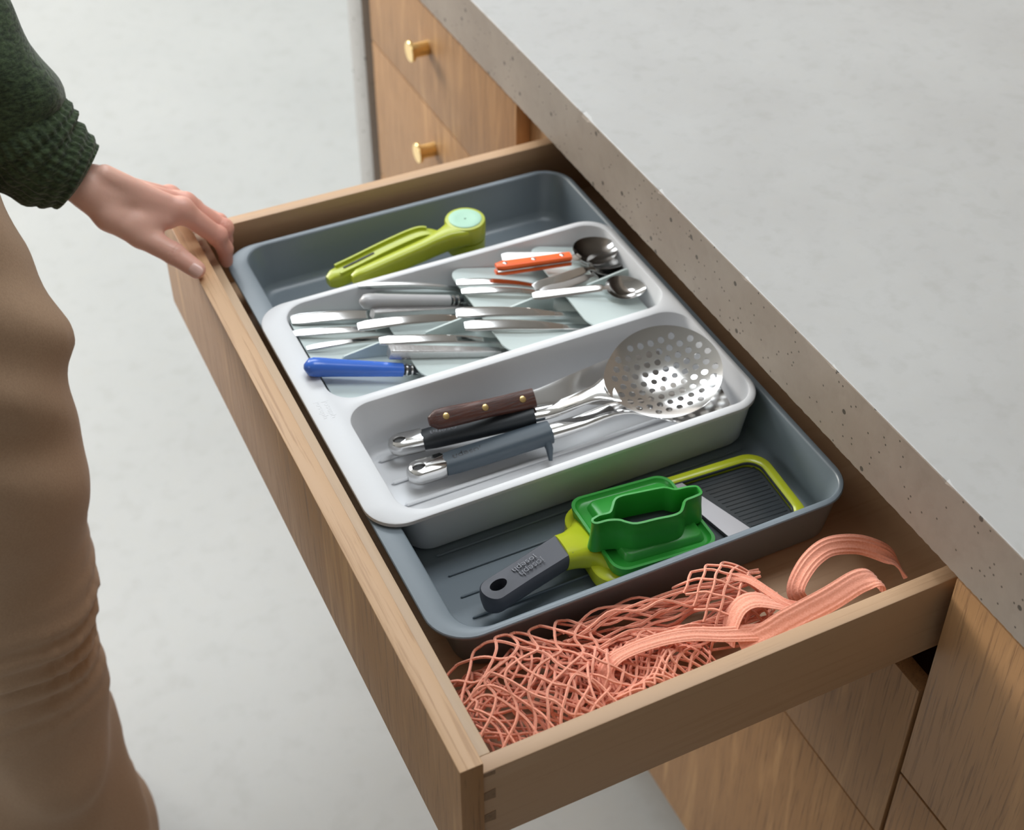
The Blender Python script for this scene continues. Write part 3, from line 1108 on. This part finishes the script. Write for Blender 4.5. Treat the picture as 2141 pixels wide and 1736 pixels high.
obj('blade', *loft([S([(-.002, .040, z), (.011, .040, z), (.043, -.040, z), (.020, -.040, z)]) for z in (-.0520, -.0482)]), 'blade_steel', sl, 20)
# throat of the frame flowing into the handle
nk = smooth_path([S([(-.124, -.004, -.0400)])[0], S([(-.112, -.003, -.0420)])[0], S([(-.100, -.001, -.0455)])[0], S([(-.090, 0, -.0500)])[0], S([(-.078, 0, -.0535)])[0]], 14)
obj('throat', *sweep(nk, np.interp(np.linspace(0, 1, 14), [0, .2, .45, .75, 1], [.031, .033, .044, .074, .088]), np.interp(np.linspace(0, 1, 14), [0, .3, .7, 1], [.022, .022, .019, .012]), (0, 0, 1), 24, 3.0), 'lime', sl, 70)
hA, hB = A(.0985, .1745, -.0450), S([(-.119, -.003, -.0395)])[0]
d = unit(hB - hA)
s = unit(np.cross(d, (0, 0, 1)))
up = np.cross(s, d)
HL = np.linalg.norm(hB - hA)
# handle with a hanging hole at its end: outline filled round the hole, then thickened
n = 40
a = np.linspace(0, 2 * math.pi, n, endpoint=False)
hw = .0145
out = []
for q in np.linspace(-90, 90, 15):
    out.append((.011 - .011 * math.cos(math.radians(q)), hw * .98 * math.sin(math.radians(-q)) * -1))
out = out + [(HL * .5, hw * .96), (HL * .8, hw * 1.0), (HL, hw * 1.02), (HL, -hw * 1.02), (HL * .8, -hw * 1.0), (HL * .5, -hw * .96)]
out = np.array(out)
hole = np.array([(.0155 + .0078 * math.cos(q), .0052 * math.sin(q)) for q in a])


def hring(p, z, k=1.0, kx=1.0):
    c = np.array((HL / 2, 0)) if len(p) == len(out) else p.mean(0)
    p = c + (p - c) * np.array((kx, k))
    return hA + np.outer(p[:, 0], d) + np.outer(p[:, 1], s) + up * z


V, F, L = fill([np.c_[out * A(.985, .80) + A(HL * .0075, 0), 0 * out[:, 0]], np.c_[hole, 0 * hole[:, 0]]])
mb = MB()
TH = .0105
zt = lambda p: TH * (1 - .30 * (np.abs(p[:, 1]) / hw) ** 2)
flat = V[:, :2]
Wt = hA + np.outer(flat[:, 0], d) + np.outer(flat[:, 1], s) + np.outer(zt(flat), up)
Wb = hA + np.outer(flat[:, 0], d) + np.outer(flat[:, 1], s) - np.outer(zt(flat), up)
mb.add(Wt, F)
mb.add(Wb, F)
mb.add(Wt[L[1]], []); mb.F += [(mb.n - n + i, mb.n - n + (i + 1) % n, mb.n + (i + 1) % n, mb.n + i) for i in range(n)]
mb.add(Wb[L[1]], [])
o1 = Wt[L[0]]
o2 = Wb[L[0]]
mb.add(*loft([o1, hring(out, TH * .55, .95, .996), hring(out, TH * .1, 1.0), hring(out, -TH * .3, .98), o2], False, False))
hobj = obj('handle', *mb.out(), 'charcoal_rubber', sl, 60)
Vt, Ft = text_shape('joseph', .0094, .0005)
for off, sh_ in ((-.0034, 0), (.0032, .0024)):
    yy = off + Vt[:, 1] * .85
    xx = .0450 + sh_ - Vt[:, 0]
    pos = hA + np.outer(xx, d) + np.outer(yy, s) + np.outer(TH * (1 - .30 * (yy / hw) ** 2) + Vt[:, 2] + .0001, up)
    obj('lettering', pos, Ft, 'logo_charcoal', hobj, 0)

# green hand guard standing on the slicer
gd = thing('food_guard', (.255, .186, -.046), 'bright green plastic food guard with hollow grip sitting on the slicer', 'guard')
G0, G1 = .2070, .2975
gq = lambda i, z, sh=0.0: rrect(G0 + i, G1 - i + sh * 0, .1440 + i, .2330 - i, .012 - i * .5, z, 8) @ np.eye(3)


def shear(P):
    P = np.array(P)
    P[:, 1] += (P[:, 0] - .252) * math.tan(math.radians(-5))
    return P


obj('base_plate', *loft([shear(gq(.003, -.0462)), shear(gq(0, -.0450)), shear(gq(-.0015, -.0350)), shear(gq(-.0015, -.0338)), shear(gq(.0010, -.0338)), shear(gq(.0022, -.0365)), shear(gq(.004, -.0375))]), 'leaf_green', gd, 45)
gi = lambda i, z: shear(rrect(.2200 + i, .2900 - i, .1540 + i, .2240 - i, .006, z, 6))
obj('step', *loft([gi(-.002, -.0380), gi(0, -.0320), gi(.001, -.0310)]), 'leaf_green', gd, 45)
grip = [(.2005, .1835), (.2080, .1850), (.2165, .1840), (.2215, .1885), (.2275, .1950), (.2350, .1965), (.2500, .1940), (.2690, .1905), (.2740, .1880), (.2790, .1835), (.2880, .1820),
        (.2960, .1795), (.2975, .1755), (.2960, .1700), (.2880, .1690), (.2800, .1685), (.2755, .1640), (.2700, .1590), (.2620, .1580), (.2480, .1605), (.2310, .1630), (.2240, .1680), (.2195, .1730), (.2110, .1765), (.2020, .1775), (.1990, .1805)]
grip = smooth_path(np.array(grip + [grip[0]]), 79)[:-1]
gc = grip.mean(0)
tng = np.roll(grip, -1, 0) - np.roll(grip, 1, 0)
nrm2 = np.c_[tng[:, 1], -tng[:, 0]]
nrm2 /= np.linalg.norm(nrm2, axis=1)[:, None]
if ((grip - gc) * nrm2).sum() < 0:
    nrm2 = -nrm2
gl = lambda o_, z: np.c_[grip + nrm2 * o_, np.full(len(grip), z)]
obj('grip_ring', *loft([gl(.0030, -.0345), gl(.0012, -.018), gl(.0004, -.0050), gl(.0010, -.0042), gl(.0008, -.0028), gl(-.0012, -.0026), gl(-.0018, -.004), gl(-.0018, -.0290)], False, False), 'leaf_green', gd, 50)
obj('well_floor', *loft([gl(-.0015, -.0295), gl(-.0015, -.0285)]), 'dark_rubber', gd, 30)

# ================================================================== GARLIC PRESS
gp = thing('garlic_press', (.21, .61, -.066), 'lime-green twist press with round mint-topped head in the far compartment', 'press')
H = A(.2790, .6120, 0)
obj('head_upper', *lathe(H + A(0, 0, -.0180), (0, 0, 1), [(0, .0185), (.001, .0208), (.018, .0212), (.0202, .0202), (.0205, .0175)], 40), 'olive_lime', gp, 45)
obj('head_lower', *lathe(H + A(0, 0, -.0345), (0, 0, 1), [(0, .0180), (.001, .0200), (.0150, .0204), (.0160, .0190)], 40), 'olive_lime', gp, 45)
obj('head_cap', *lathe(H + A(0, 0, .0022), (0, 0, 1), [(0, .0170), (.0008, .0170), (.0012, .0160), (.0006, .010), (.0003, .001)], 40), 'mint', gp, 45)
obj('chamber', *lathe(H + A(0, 0, -.0660), (0, 0, 1), [(0, .0150), (.002, .0165), (.0320, .0170)], 40), 'clear_plastic', gp, 45)
# upper handle, flaring into the head
p1 = smooth_path([A(.1480, .5945, -.0220), A(.1800, .5965, -.0190), A(.2250, .5985, -.0130), A(.2500, .6010, -.0090), A(.2700, .6060, -.0080)], 20)
tt = np.linspace(0, 1, 20)
obj('upper_handle', *sweep(p1, np.interp(tt, [0, .03, .1, .6, .8, 1], [.007, .011, .013, .0145, .020, .034]), np.interp(tt, [0, .04, .4, .8, 1], [.010, .016, .020, .022, .020]), (0, 0, 1), 22, 4.5), 'olive_lime', gp, 45)
# lower handle: channel with a slot
p2 = smooth_path([A(.1295, .6170, -.0340), A(.1600, .6215, -.0310), A(.2050, .6275, -.0250), A(.2380, .6300, -.0220), A(.2520, .6225, -.0240), A(.2680, .6150, -.0265)], 24)
t2 = np.linspace(0, 1, 24)
lw_ = np.interp(t2, [0, .03, .1, .75, .85, 1], [.010, .015, .0180, .0180, .014, .024])
lowh = obj('lower_handle', *sweep(p2, lw_, np.interp(t2, [0, .04, .8, 1], [.010, .017, .017, .015]), (0, 0, 1), 22, 4.5), 'olive_lime', gp, 45)
d = unit(p2[15] - p2[2])
s = unit(np.cross(d, (0, 0, 1)))
ups = np.cross(s, d)
pw = [p2[i] + ups * .0086 for i in range(2, 17)]
obj('channel_lip', *sweep([p + s * .0068 for p in pw], .0032, .0040, ups, 10, 4), 'olive_lime', lowh, 40)
obj('channel_lip', *sweep([p - s * .0068 for p in pw], .0032, .0060, ups, 10, 4), 'olive_lime', lowh, 40)
obj('slot', *sweep([p2[3] + ups * .0088, p2[7] + ups * .0088], .0026, .0012, ups, 10, 2.5), 'dark_rubber', lowh, 40)

# ================================================================== STRING BAG
bag = thing('string_bag', (.2, .065, -.0705), 'coral cotton net shopping bag crumpled along the near side of the drawer', 'bag')
rb = np.random.RandomState(5)


def vnoise(seed):
    r_ = np.random.RandomState(seed)
    K = r_.normal(size=(10, 2)) * 28
    ph = r_.uniform(0, 6.28, 10)
    am = r_.uniform(.3, 1, 10)
    return lambda x, y: sum(a_ * np.sin(k[0] * x + k[1] * y + p) for k, p, a_ in zip(K, ph, am)) / 3.0


def net_layer(x0, x1, y0, y1, base_fn, nx, ny, seed, jit, rad, mbx, hj=.006):
    """diamond net laid over a heap: every second string leans the other way"""
    N1, N2, N3 = vnoise(seed), vnoise(seed + 1), vnoise(seed + 2)

    def pos(u, v):
        x = x0 + (x1 - x0) * u
        y = y0 + (y1 - y0) * v
        X_ = x + jit * N1(x * 2, y * 2)
        Y_ = np.clip(y + jit * N2(x * 2, y * 2), .0150, .1195)
        X_ = np.clip(X_, .0335, .345)
        z = base_fn(X_, Y_) + hj * N3(x * 2.2, y * 2.2)
        return A(X_, Y_, max(z, -.068))
    for sgn in (1, -1):
        for k in range(-ny, nx + ny + 1):
            pts = []
            for q in np.linspace(0, 1, 26):
                v = q
                u = (k + sgn * q * ny * 1.0 + (ny if sgn < 0 else 0) - (0 if sgn > 0 else 0)) / nx
                u += .05 / nx * math.sin(q * ny * math.pi * 2 + (0 if sgn > 0 else math.pi)) * sgn
                if -.001 <= u <= 1.001:
                    pts.append(pos(u, v))
                elif len(pts) > 2:
                    break
            if len(pts) > 3:
                mbx.add(*tube(smooth_path(pts, len(pts) * 2), rad, 5))


def dome(cx, cy, rx, ry, zt_, zb_):
    return lambda x, y: zb_ + (zt_ - zb_) * max(0.0, 1 - ((x - cx) / rx) ** 2 - ((y - cy) / ry) ** 2) ** .5 if True else 0


mb = MB()
net_layer(.034, .172, .016, .126, dome(.095, .070, .085, .080, -.012, -.060), 8, 5, 11, .011, .00125, mb, .007)
net_layer(.034, .160, .016, .120, dome(.100, .060, .085, .070, -.024, -.064), 9, 6, 23, .015, .0012, mb, .008)
net_layer(.038, .190, .016, .118, dome(.110, .060, .100, .070, -.036, -.066), 10, 6, 37, .018, .0012, mb, .008)
net_layer(.040, .180, .016, .110, dome(.110, .055, .100, .070, -.046, -.067), 10, 6, 41, .018, .0012, mb, .006)
net_layer(.110, .230, .018, .080, dome(.165, .050, .080, .055, -.022, -.060), 10, 5, 51, .014, .0012, mb, .007)
net_layer(.120, .240, .016, .072, dome(.175, .045, .080, .050, -.032, -.064), 11, 6, 63, .014, .0011, mb, .007)
net_layer(.235, .300, .050, .112, dome(.265, .086, .045, .045, -.010, -.055), 4, 4, 77, .003, .0012, mb, .002)
# gathered strings drawn out along the tray
for k in range(46):
    y = .060 + .055 * rb.rand()
    zz = -.052 + .034 * (1 - abs(y - .09) / .04) * rb.rand()
    xs = np.linspace(.130 + .03 * rb.rand(), .285 + .03 * rb.rand(), 9)
    ph = rb.rand() * 6
    pts = [A(x, y + .004 * math.sin(x * 60 + ph) + .0025 * rb.randn() - (x - .2) * .10, zz + .005 * math.sin(x * 45 + ph * 2) + .0015 * rb.randn()) for x in xs]
    mb.add(*tube(smooth_path(pts, 27), .0012, 5))
net = obj('netting', *mb.out(), 'coral_cotton', bag, 60)
net['kind'] = 'stuff'


def ribbon(name, P, ups_, w, th=.0018, n=48):
    P = smooth_path(P, n)
    U = smooth_path(ups_, n)
    U /= np.linalg.norm(U, axis=1)[:, None]
    V, F = sweep(P, w, th, U, 60, 3.5)
    # lengthwise knitted ridges
    L_ = V.reshape(n, 60, 3)
    a_ = np.linspace(0, 2 * math.pi, 60, endpoint=False) + math.pi / 60
    x_ = np.sign(np.cos(a_)) * np.abs(np.cos(a_)) ** (2 / 3.5)
    g_ = 1 + .42 * np.cos(x_ * 5.5 * math.pi)
    for i in range(n):
        t_ = unit(P[min(i + 1, n - 1)] - P[max(i - 1, 0)])
        s_ = unit(np.cross(t_, U[i]))
        u_ = np.cross(s_, t_)
        dd_ = (L_[i] - P[i]) @ u_
        L_[i] += np.outer(dd_ * (g_ - 1), u_)
    V = L_.reshape(-1, 3)
    return obj(name, V, F, 'coral_cotton', bag, 50)


ribbon('hem_band', [(.1550, .0300, -.0420), (.1437, .0400, -.0330), (.1444, .0560, -.0260), (.1586, .0628, -.0210), (.1873, .0610, -.0170), (.2155, .0539, -.0150), (.2418, .0430, -.0170), (.2717, .0330, -.0190)],
       [(.2, -.6, .8), (-.4, -.5, 1), (-.4, -.1, 1), (-.1, .3, 1), (0, .2, 1), (0, .1, 1), (0, .0, 1), (0, -.3, 1)], .0150)
ribbon('hem_band', [(.2480, .0440, -.0330), (.2515, .0500, -.0220), (.2620, .0570, -.0120), (.2760, .0570, -.0090), (.2920, .0480, -.0120), (.3080, .0420, -.0190)],
       [(-1, .2, .2), (-1, .2, .6), (-.5, .3, 1), (0, .2, 1), (.4, .2, 1), (.7, 0, .7)], .0190)
ribbon('handle_strap', [(.2500, .0330, -.0250), (.2717, .0290, -.0170), (.2900, .0300, -.0130), (.3295, .0320, -.0090), (.3600, .0350, -.0060), (.3750, .0320, -.0080), (.3770, .0300, -.0180)],
       [(0, -.2, 1), (0, -.4, 1), (0, -.5, 1), (0, -.45, 1), (.1, -.3, 1), (.8, 0, .6), (1, 0, 0)], .0200)
ribbon('handle_strap', [(.3365, .0500, -.0560), (.3290, .0590, -.0440), (.3260, .0680, -.0330), (.3420, .0780, -.0220), (.3614, .0830, -.0170), (.3802, .0820, -.0190), (.4007, .0770, -.0260), (.4188, .0640, -.0360), (.4228, .0470, -.0460)],
       [(-.6, -.7, .3), (-.8, -.5, .4), (-.8, -.2, .6), (-.4, -.2, 1), (0, -.45, 1), (.1, -.8, .8), (.3, -1, .5), (.7, -.9, .3), (1, -.4, .2)], .0165)
ribbon('handle_strap', [(.2720, .0900, -.0130), (.2851, .0797, -.0125), (.2928, .0632, -.0130), (.2990, .0480, -.0140), (.3100, .0400, -.0170)],
       [(.2, .2, 1), (.3, .1, 1), (.4, 0, 1), (.4, 0, 1), (.3, 0, 1)], .0110)

# ================================================================== PERSON
hand_lo, hv = A(-.150, .585, -.038), .0012
X = grid(hand_lo, A(.062, .745, .165), hv)
Wr = A(-.0760, .6820, .1060)
fingers = [  # MCP, PIP, DIP, tip
    [(.0045, .6560, .0655), (.0330, .6510, .0300), (.0390, .6525, .0120), (.0386, .6540, -.0040)],
    [(.0135, .6830, .0525), (.0440, .6700, .0230), (.0440, .6710, .0090), (.0415, .6725, -.0040)],
    [(.0120, .7040, .0420), (.0440, .6890, .0180), (.0440, .6890, .0060), (.0420, .6900, -.0040)],
    [(.0070, .7220, .0400), (.0270, .7120, .0285), (.0440, .7030, .0150), (.0500, .6990, -.0010)]]
frad = [(.0112, .0092, .0078, .0066), (.0112, .0093, .0079, .0068), (.0105, .0087, .0076, .0064), (.0095, .0078, .0068, .0058)]
palm = sd_capsule(X, Wr + A(-.040, .010, .024), Wr + A(0, 0, -.004), .0200, .0180)
for f, rr in zip(fingers, frad):
    m_ = A(*f[0])
    palm = smin(palm, sd_capsule(X, Wr + (m_ - Wr) * .12 + A(0, 0, -.003), m_ + A(0, 0, -.001), .0158, rr[0] * .93), .008)
# palm fullness below the knuckles and the two tendons above
palm = smin(palm, sd_capsule(X, Wr + A(.008, .005, -.012), A(-.030, .690, .062), .014, .011), .012)
palm = smin(palm, sd_capsule(X, Wr + A(.02, -.006, .0035), A(.002, .658, .0665), .0105, .0090), .004)
for f in fingers:                              # knuckles and the extensor tendons running back from them
    m_ = A(*f[0])
    palm = smin(palm, np.linalg.norm(X - (m_ + A(.001, -.001, .0035)), axis=-1) - .0092, .004)
    palm = smin(palm, sd_capsule(X, m_ + A(0, 0, .0085), m_ + (Wr - m_) * .7 + A(0, -.001, .0125), .0030, .0022), .004)
palm = smin(palm, np.linalg.norm(X - (Wr + A(-.004, .012, .0125)), axis=-1) - .0085, .006)   # wrist bone
palm = smin(palm, sd_capsule(X, A(-.036, .654, .066), A(-.010, .652, .060), .0105, .0080), .010)
thumb_p = [A(-.0600, .6640, .0740), A(-.0390, .6480, .0545), A(-.0150, .6290, .0385), A(.0005, .6115, .0262)]
th = sd_capsule(X, Wr + A(.004, -.006, -.012), thumb_p[0], .0165, .0150)
th = smin(th, sd_capsule(X, thumb_p[0], thumb_p[1], .0150, .0118), .006)
th = smin(th, sd_capsule(X, thumb_p[1], thumb_p[2], .0118, .0104), .004)
th = smin(th, sd_capsule(X, thumb_p[2], thumb_p[3], .0106, .0086), .003)
palm = smin(palm, th, .010)
D = palm
for f, rr in zip(fingers, frad):
    ff = None
    for i in range(3):
        c = sd_capsule(X, f[i], f[i + 1], rr[i], rr[i + 1])
        ff = c if ff is None else smin(ff, c, .003)
    # knuckle swell
    ff = smin(ff, np.linalg.norm(X - (A(*f[1]) + A(.001, 0, .0012)), axis=-1) - rr[1] * 1.02, .003)
    D = np.minimum(D, smin(palm, ff, .007))
# skin creases over the thumb joint and the finger joints
for c, ax_, am in [(thumb_p[2], thumb_p[3] - thumb_p[1], .0007)] + [(A(*f[1]), A(*f[2]) - A(*f[0]), .0005) for f in fingers]:
    q = (X - c) @ unit(ax_)
    D = D + am * np.cos(q * 2200) * np.exp(-(q / .0045) ** 2) * (np.linalg.norm(X - c, axis=-1) < .02)
V, F = surface_net(D, hand_lo, hv)
V = relax(V, F, 2, .4)
person = obj('person', V, F, 'skin', None, 180, loc=(-.27, .64, FLOOR))
tag(person, 'person in green knit sweater and tan trousers gripping the drawer front with one hand', 'person')


def nail(c, d, up, L, W):
    d = unit(d)
    up = unit(np.asarray(up, float) - d * (np.asarray(up, float) @ d))
    s_ = np.cross(d, up)
    n_ = 24
    a_ = np.linspace(0, 2 * math.pi, n_, endpoint=False)
    e_ = 2 / 3.0
    x = np.sign(np.cos(a_)) * np.abs(np.cos(a_)) ** e_ * L / 2
    y = np.sign(np.sin(a_)) * np.abs(np.sin(a_)) ** e_ * W / 2
    z = -.0016 * (y / (W / 2)) ** 2
    lp = lambda k, dz: c + np.outer(x * k, d) + np.outer(y * k, s_) + np.outer(z * k * k + dz, up)
    obj('fingernail', *loft([lp(1, -.0010), lp(1, .0002), lp(.9, .0006), lp(.4, .0008)]), 'nail', person, 60)


td = thumb_p[3] - thumb_p[2]
tup = A(-.35, -.75, .62)
tup = tup - unit(td) * (tup @ unit(td))
nail(thumb_p[3] + unit(td) * .0010 + unit(tup) * .0084, td, tup, .0135, .0112)

# trousers
lo, hv2 = A(-.56, .36, FLOOR + .012), .0085
X = grid(lo, A(-.06, .98, .31), hv2)
x, y, z = X[..., 0], X[..., 1], X[..., 2]


def leg(cy, pts):
    dd = None
    for (a_, ra), (b_, rb_) in zip(pts[:-1], pts[1:]):
        c = sd_capsule(X, (a_[0], cy + a_[1], a_[2]), (b_[0], cy + b_[1], b_[2]), ra, rb_)
        dd = c if dd is None else smin(dd, c, .03)
    return dd


LP = [((-.2250, .010, .020), .094), ((-.2420, .0, -.10), .094), ((-.2560, .0, -.25), .090), ((-.2680, .0, -.40), .083), ((-.2760, .0, -.50), .088), ((-.2850, .0, -.70), .108), ((-.2880, .0, -.90), .120)]
dl = leg(.565, LP)
d2 = leg(.780, [((p[0] - .045, p[1], p[2]), r_) for p, r_ in LP])
hip = smin(sd_capsule(X, (-.252, .600, .09), (-.275, .745, .09), .102, .102), sd_capsule(X, (-.255, .61, .17), (-.280, .735, .17), .098, .098), .05)
D = smin(smin(dl, d2, .012), hip, .05)
# folds: ripples round the knee, drag lines over hip and shin
D = D + .0070 * np.exp(-((z + .31) / .085) ** 2) * np.sin(z * 210 + 14 * y + 3 * np.sin(x * 30))
D = D + .0050 * np.exp(-((z - .03) / .11) ** 2) * np.sin(z * 62 + y * 48 + 40 * x)
D = D + .0085 * np.exp(-((z + .60) / .16) ** 2) * np.sin(z * 34 - y * 60 + 30 * x)
D = D + .0022 * np.sin(z * 26 + y * 37 + 1.3)
V, F = surface_net(D, lo, hv2)
V = relax(V, F, 2, .5)
obj('trousers', V, F, 'chino_tan', person, 180)
for cy, cx in ((.565, -.335), (.780, -.385)):
    P = smooth_path([A(cx - .10, cy, FLOOR + .040), A(cx - .04, cy, FLOOR + .048), A(cx + .05, cy, FLOOR + .045), A(cx + .12, cy - .004, FLOOR + .034), A(cx + .155, cy - .006, FLOOR + .024)], 16)
    obj('shoe', *sweep(P, np.interp(np.linspace(0, 1, 16), [0, .06, .3, .7, .95, 1], [.04, .064, .066, .088, .06, .03]), np.interp(np.linspace(0, 1, 16), [0, .1, .5, 1], [.06, .078, .084, .04]), (0, 0, 1), 20, 3), 'shoe_leather', person, 60)

# sweater: torso and the sleeve that ends in a ribbed cuff
lo, hv3 = A(-.56, .40, .085), .008
X = grid(lo, A(-.02, 1.06, .72), hv3)
x, y, z = X[..., 0], X[..., 1], X[..., 2]
tor = smin(sd_capsule(X, (-.302, .625, .24), (-.310, .735, .24), .122, .122), sd_capsule(X, (-.345, .615, .55), (-.345, .770, .55), .105, .105), .06)
tor = smin(tor, sd_capsule(X, (-.335, .620, .40), (-.335, .760, .40), .112, .112), .05)
sh, elb = A(-.360, .820, .560), A(-.300, .845, .340)
sl_ = sd_capsule(X, sh, elb, .070, .064)
sl_ = smin(sl_, sd_capsule(X, elb, (-.150, .735, .235), .064, .058), .03)
sl_ = smin(sl_, sd_capsule(X, (-.150, .735, .235), (-.121, .712, .185), .056, .049), .02)
D = smin(tor, sl_, .04)
D = D + .0035 * np.sin(z * 70 + x * 50 + 20 * y) + .002 * np.sin(y * 90 - z * 60)
V, F = surface_net(D, lo, hv3)
V = relax(V, F, 1, .5)
sw = obj('sweater', V, F, 'knit_green', person, 180)
# cuff with knitted ribs
cp = smooth_path([A(-.1230, .7080, .1750), A(-.1150, .7020, .1520), A(-.1040, .6950, .1330), A(-.0910, .6900, .1220), A(-.0790, .6860, .1125), A(-.0755, .6845, .1095)], 40)
cr = np.interp(np.linspace(0, 1, 40), [0, .10, .30, .60, .92, .97, 1], [.040, .0510, .0510, .0430, .0310, .0300, .0270])
n = 140
loops = []
t0 = unit(cp[1] - cp[0])
s0 = unit(np.cross(t0, (0, 1, 0.2)))
for i in range(40):
    t_ = unit(cp[min(i + 1, 39)] - cp[max(i - 1, 0)])
    s0 = unit(s0 - t_ * (s0 @ t_))
    u0 = np.cross(t_, s0)
    a_ = np.linspace(0, 2 * math.pi, n, endpoint=False)
    rr = cr[i] * (1 + .022 * np.sin(a_ * 35)) + .0012 * math.sin(i * 1.1)
    loops.append(cp[i] + np.outer(rr * np.cos(a_), s0) + np.outer(rr * np.sin(a_) * .92, u0))
loops.append(cp[-1] + (loops[-1] - cp[-1]) * .80)
loops.append(cp[-6] + (loops[-1] - cp[-1]) * .85)
obj('cuff', *loft(loops), 'knit_green', sw, 80)
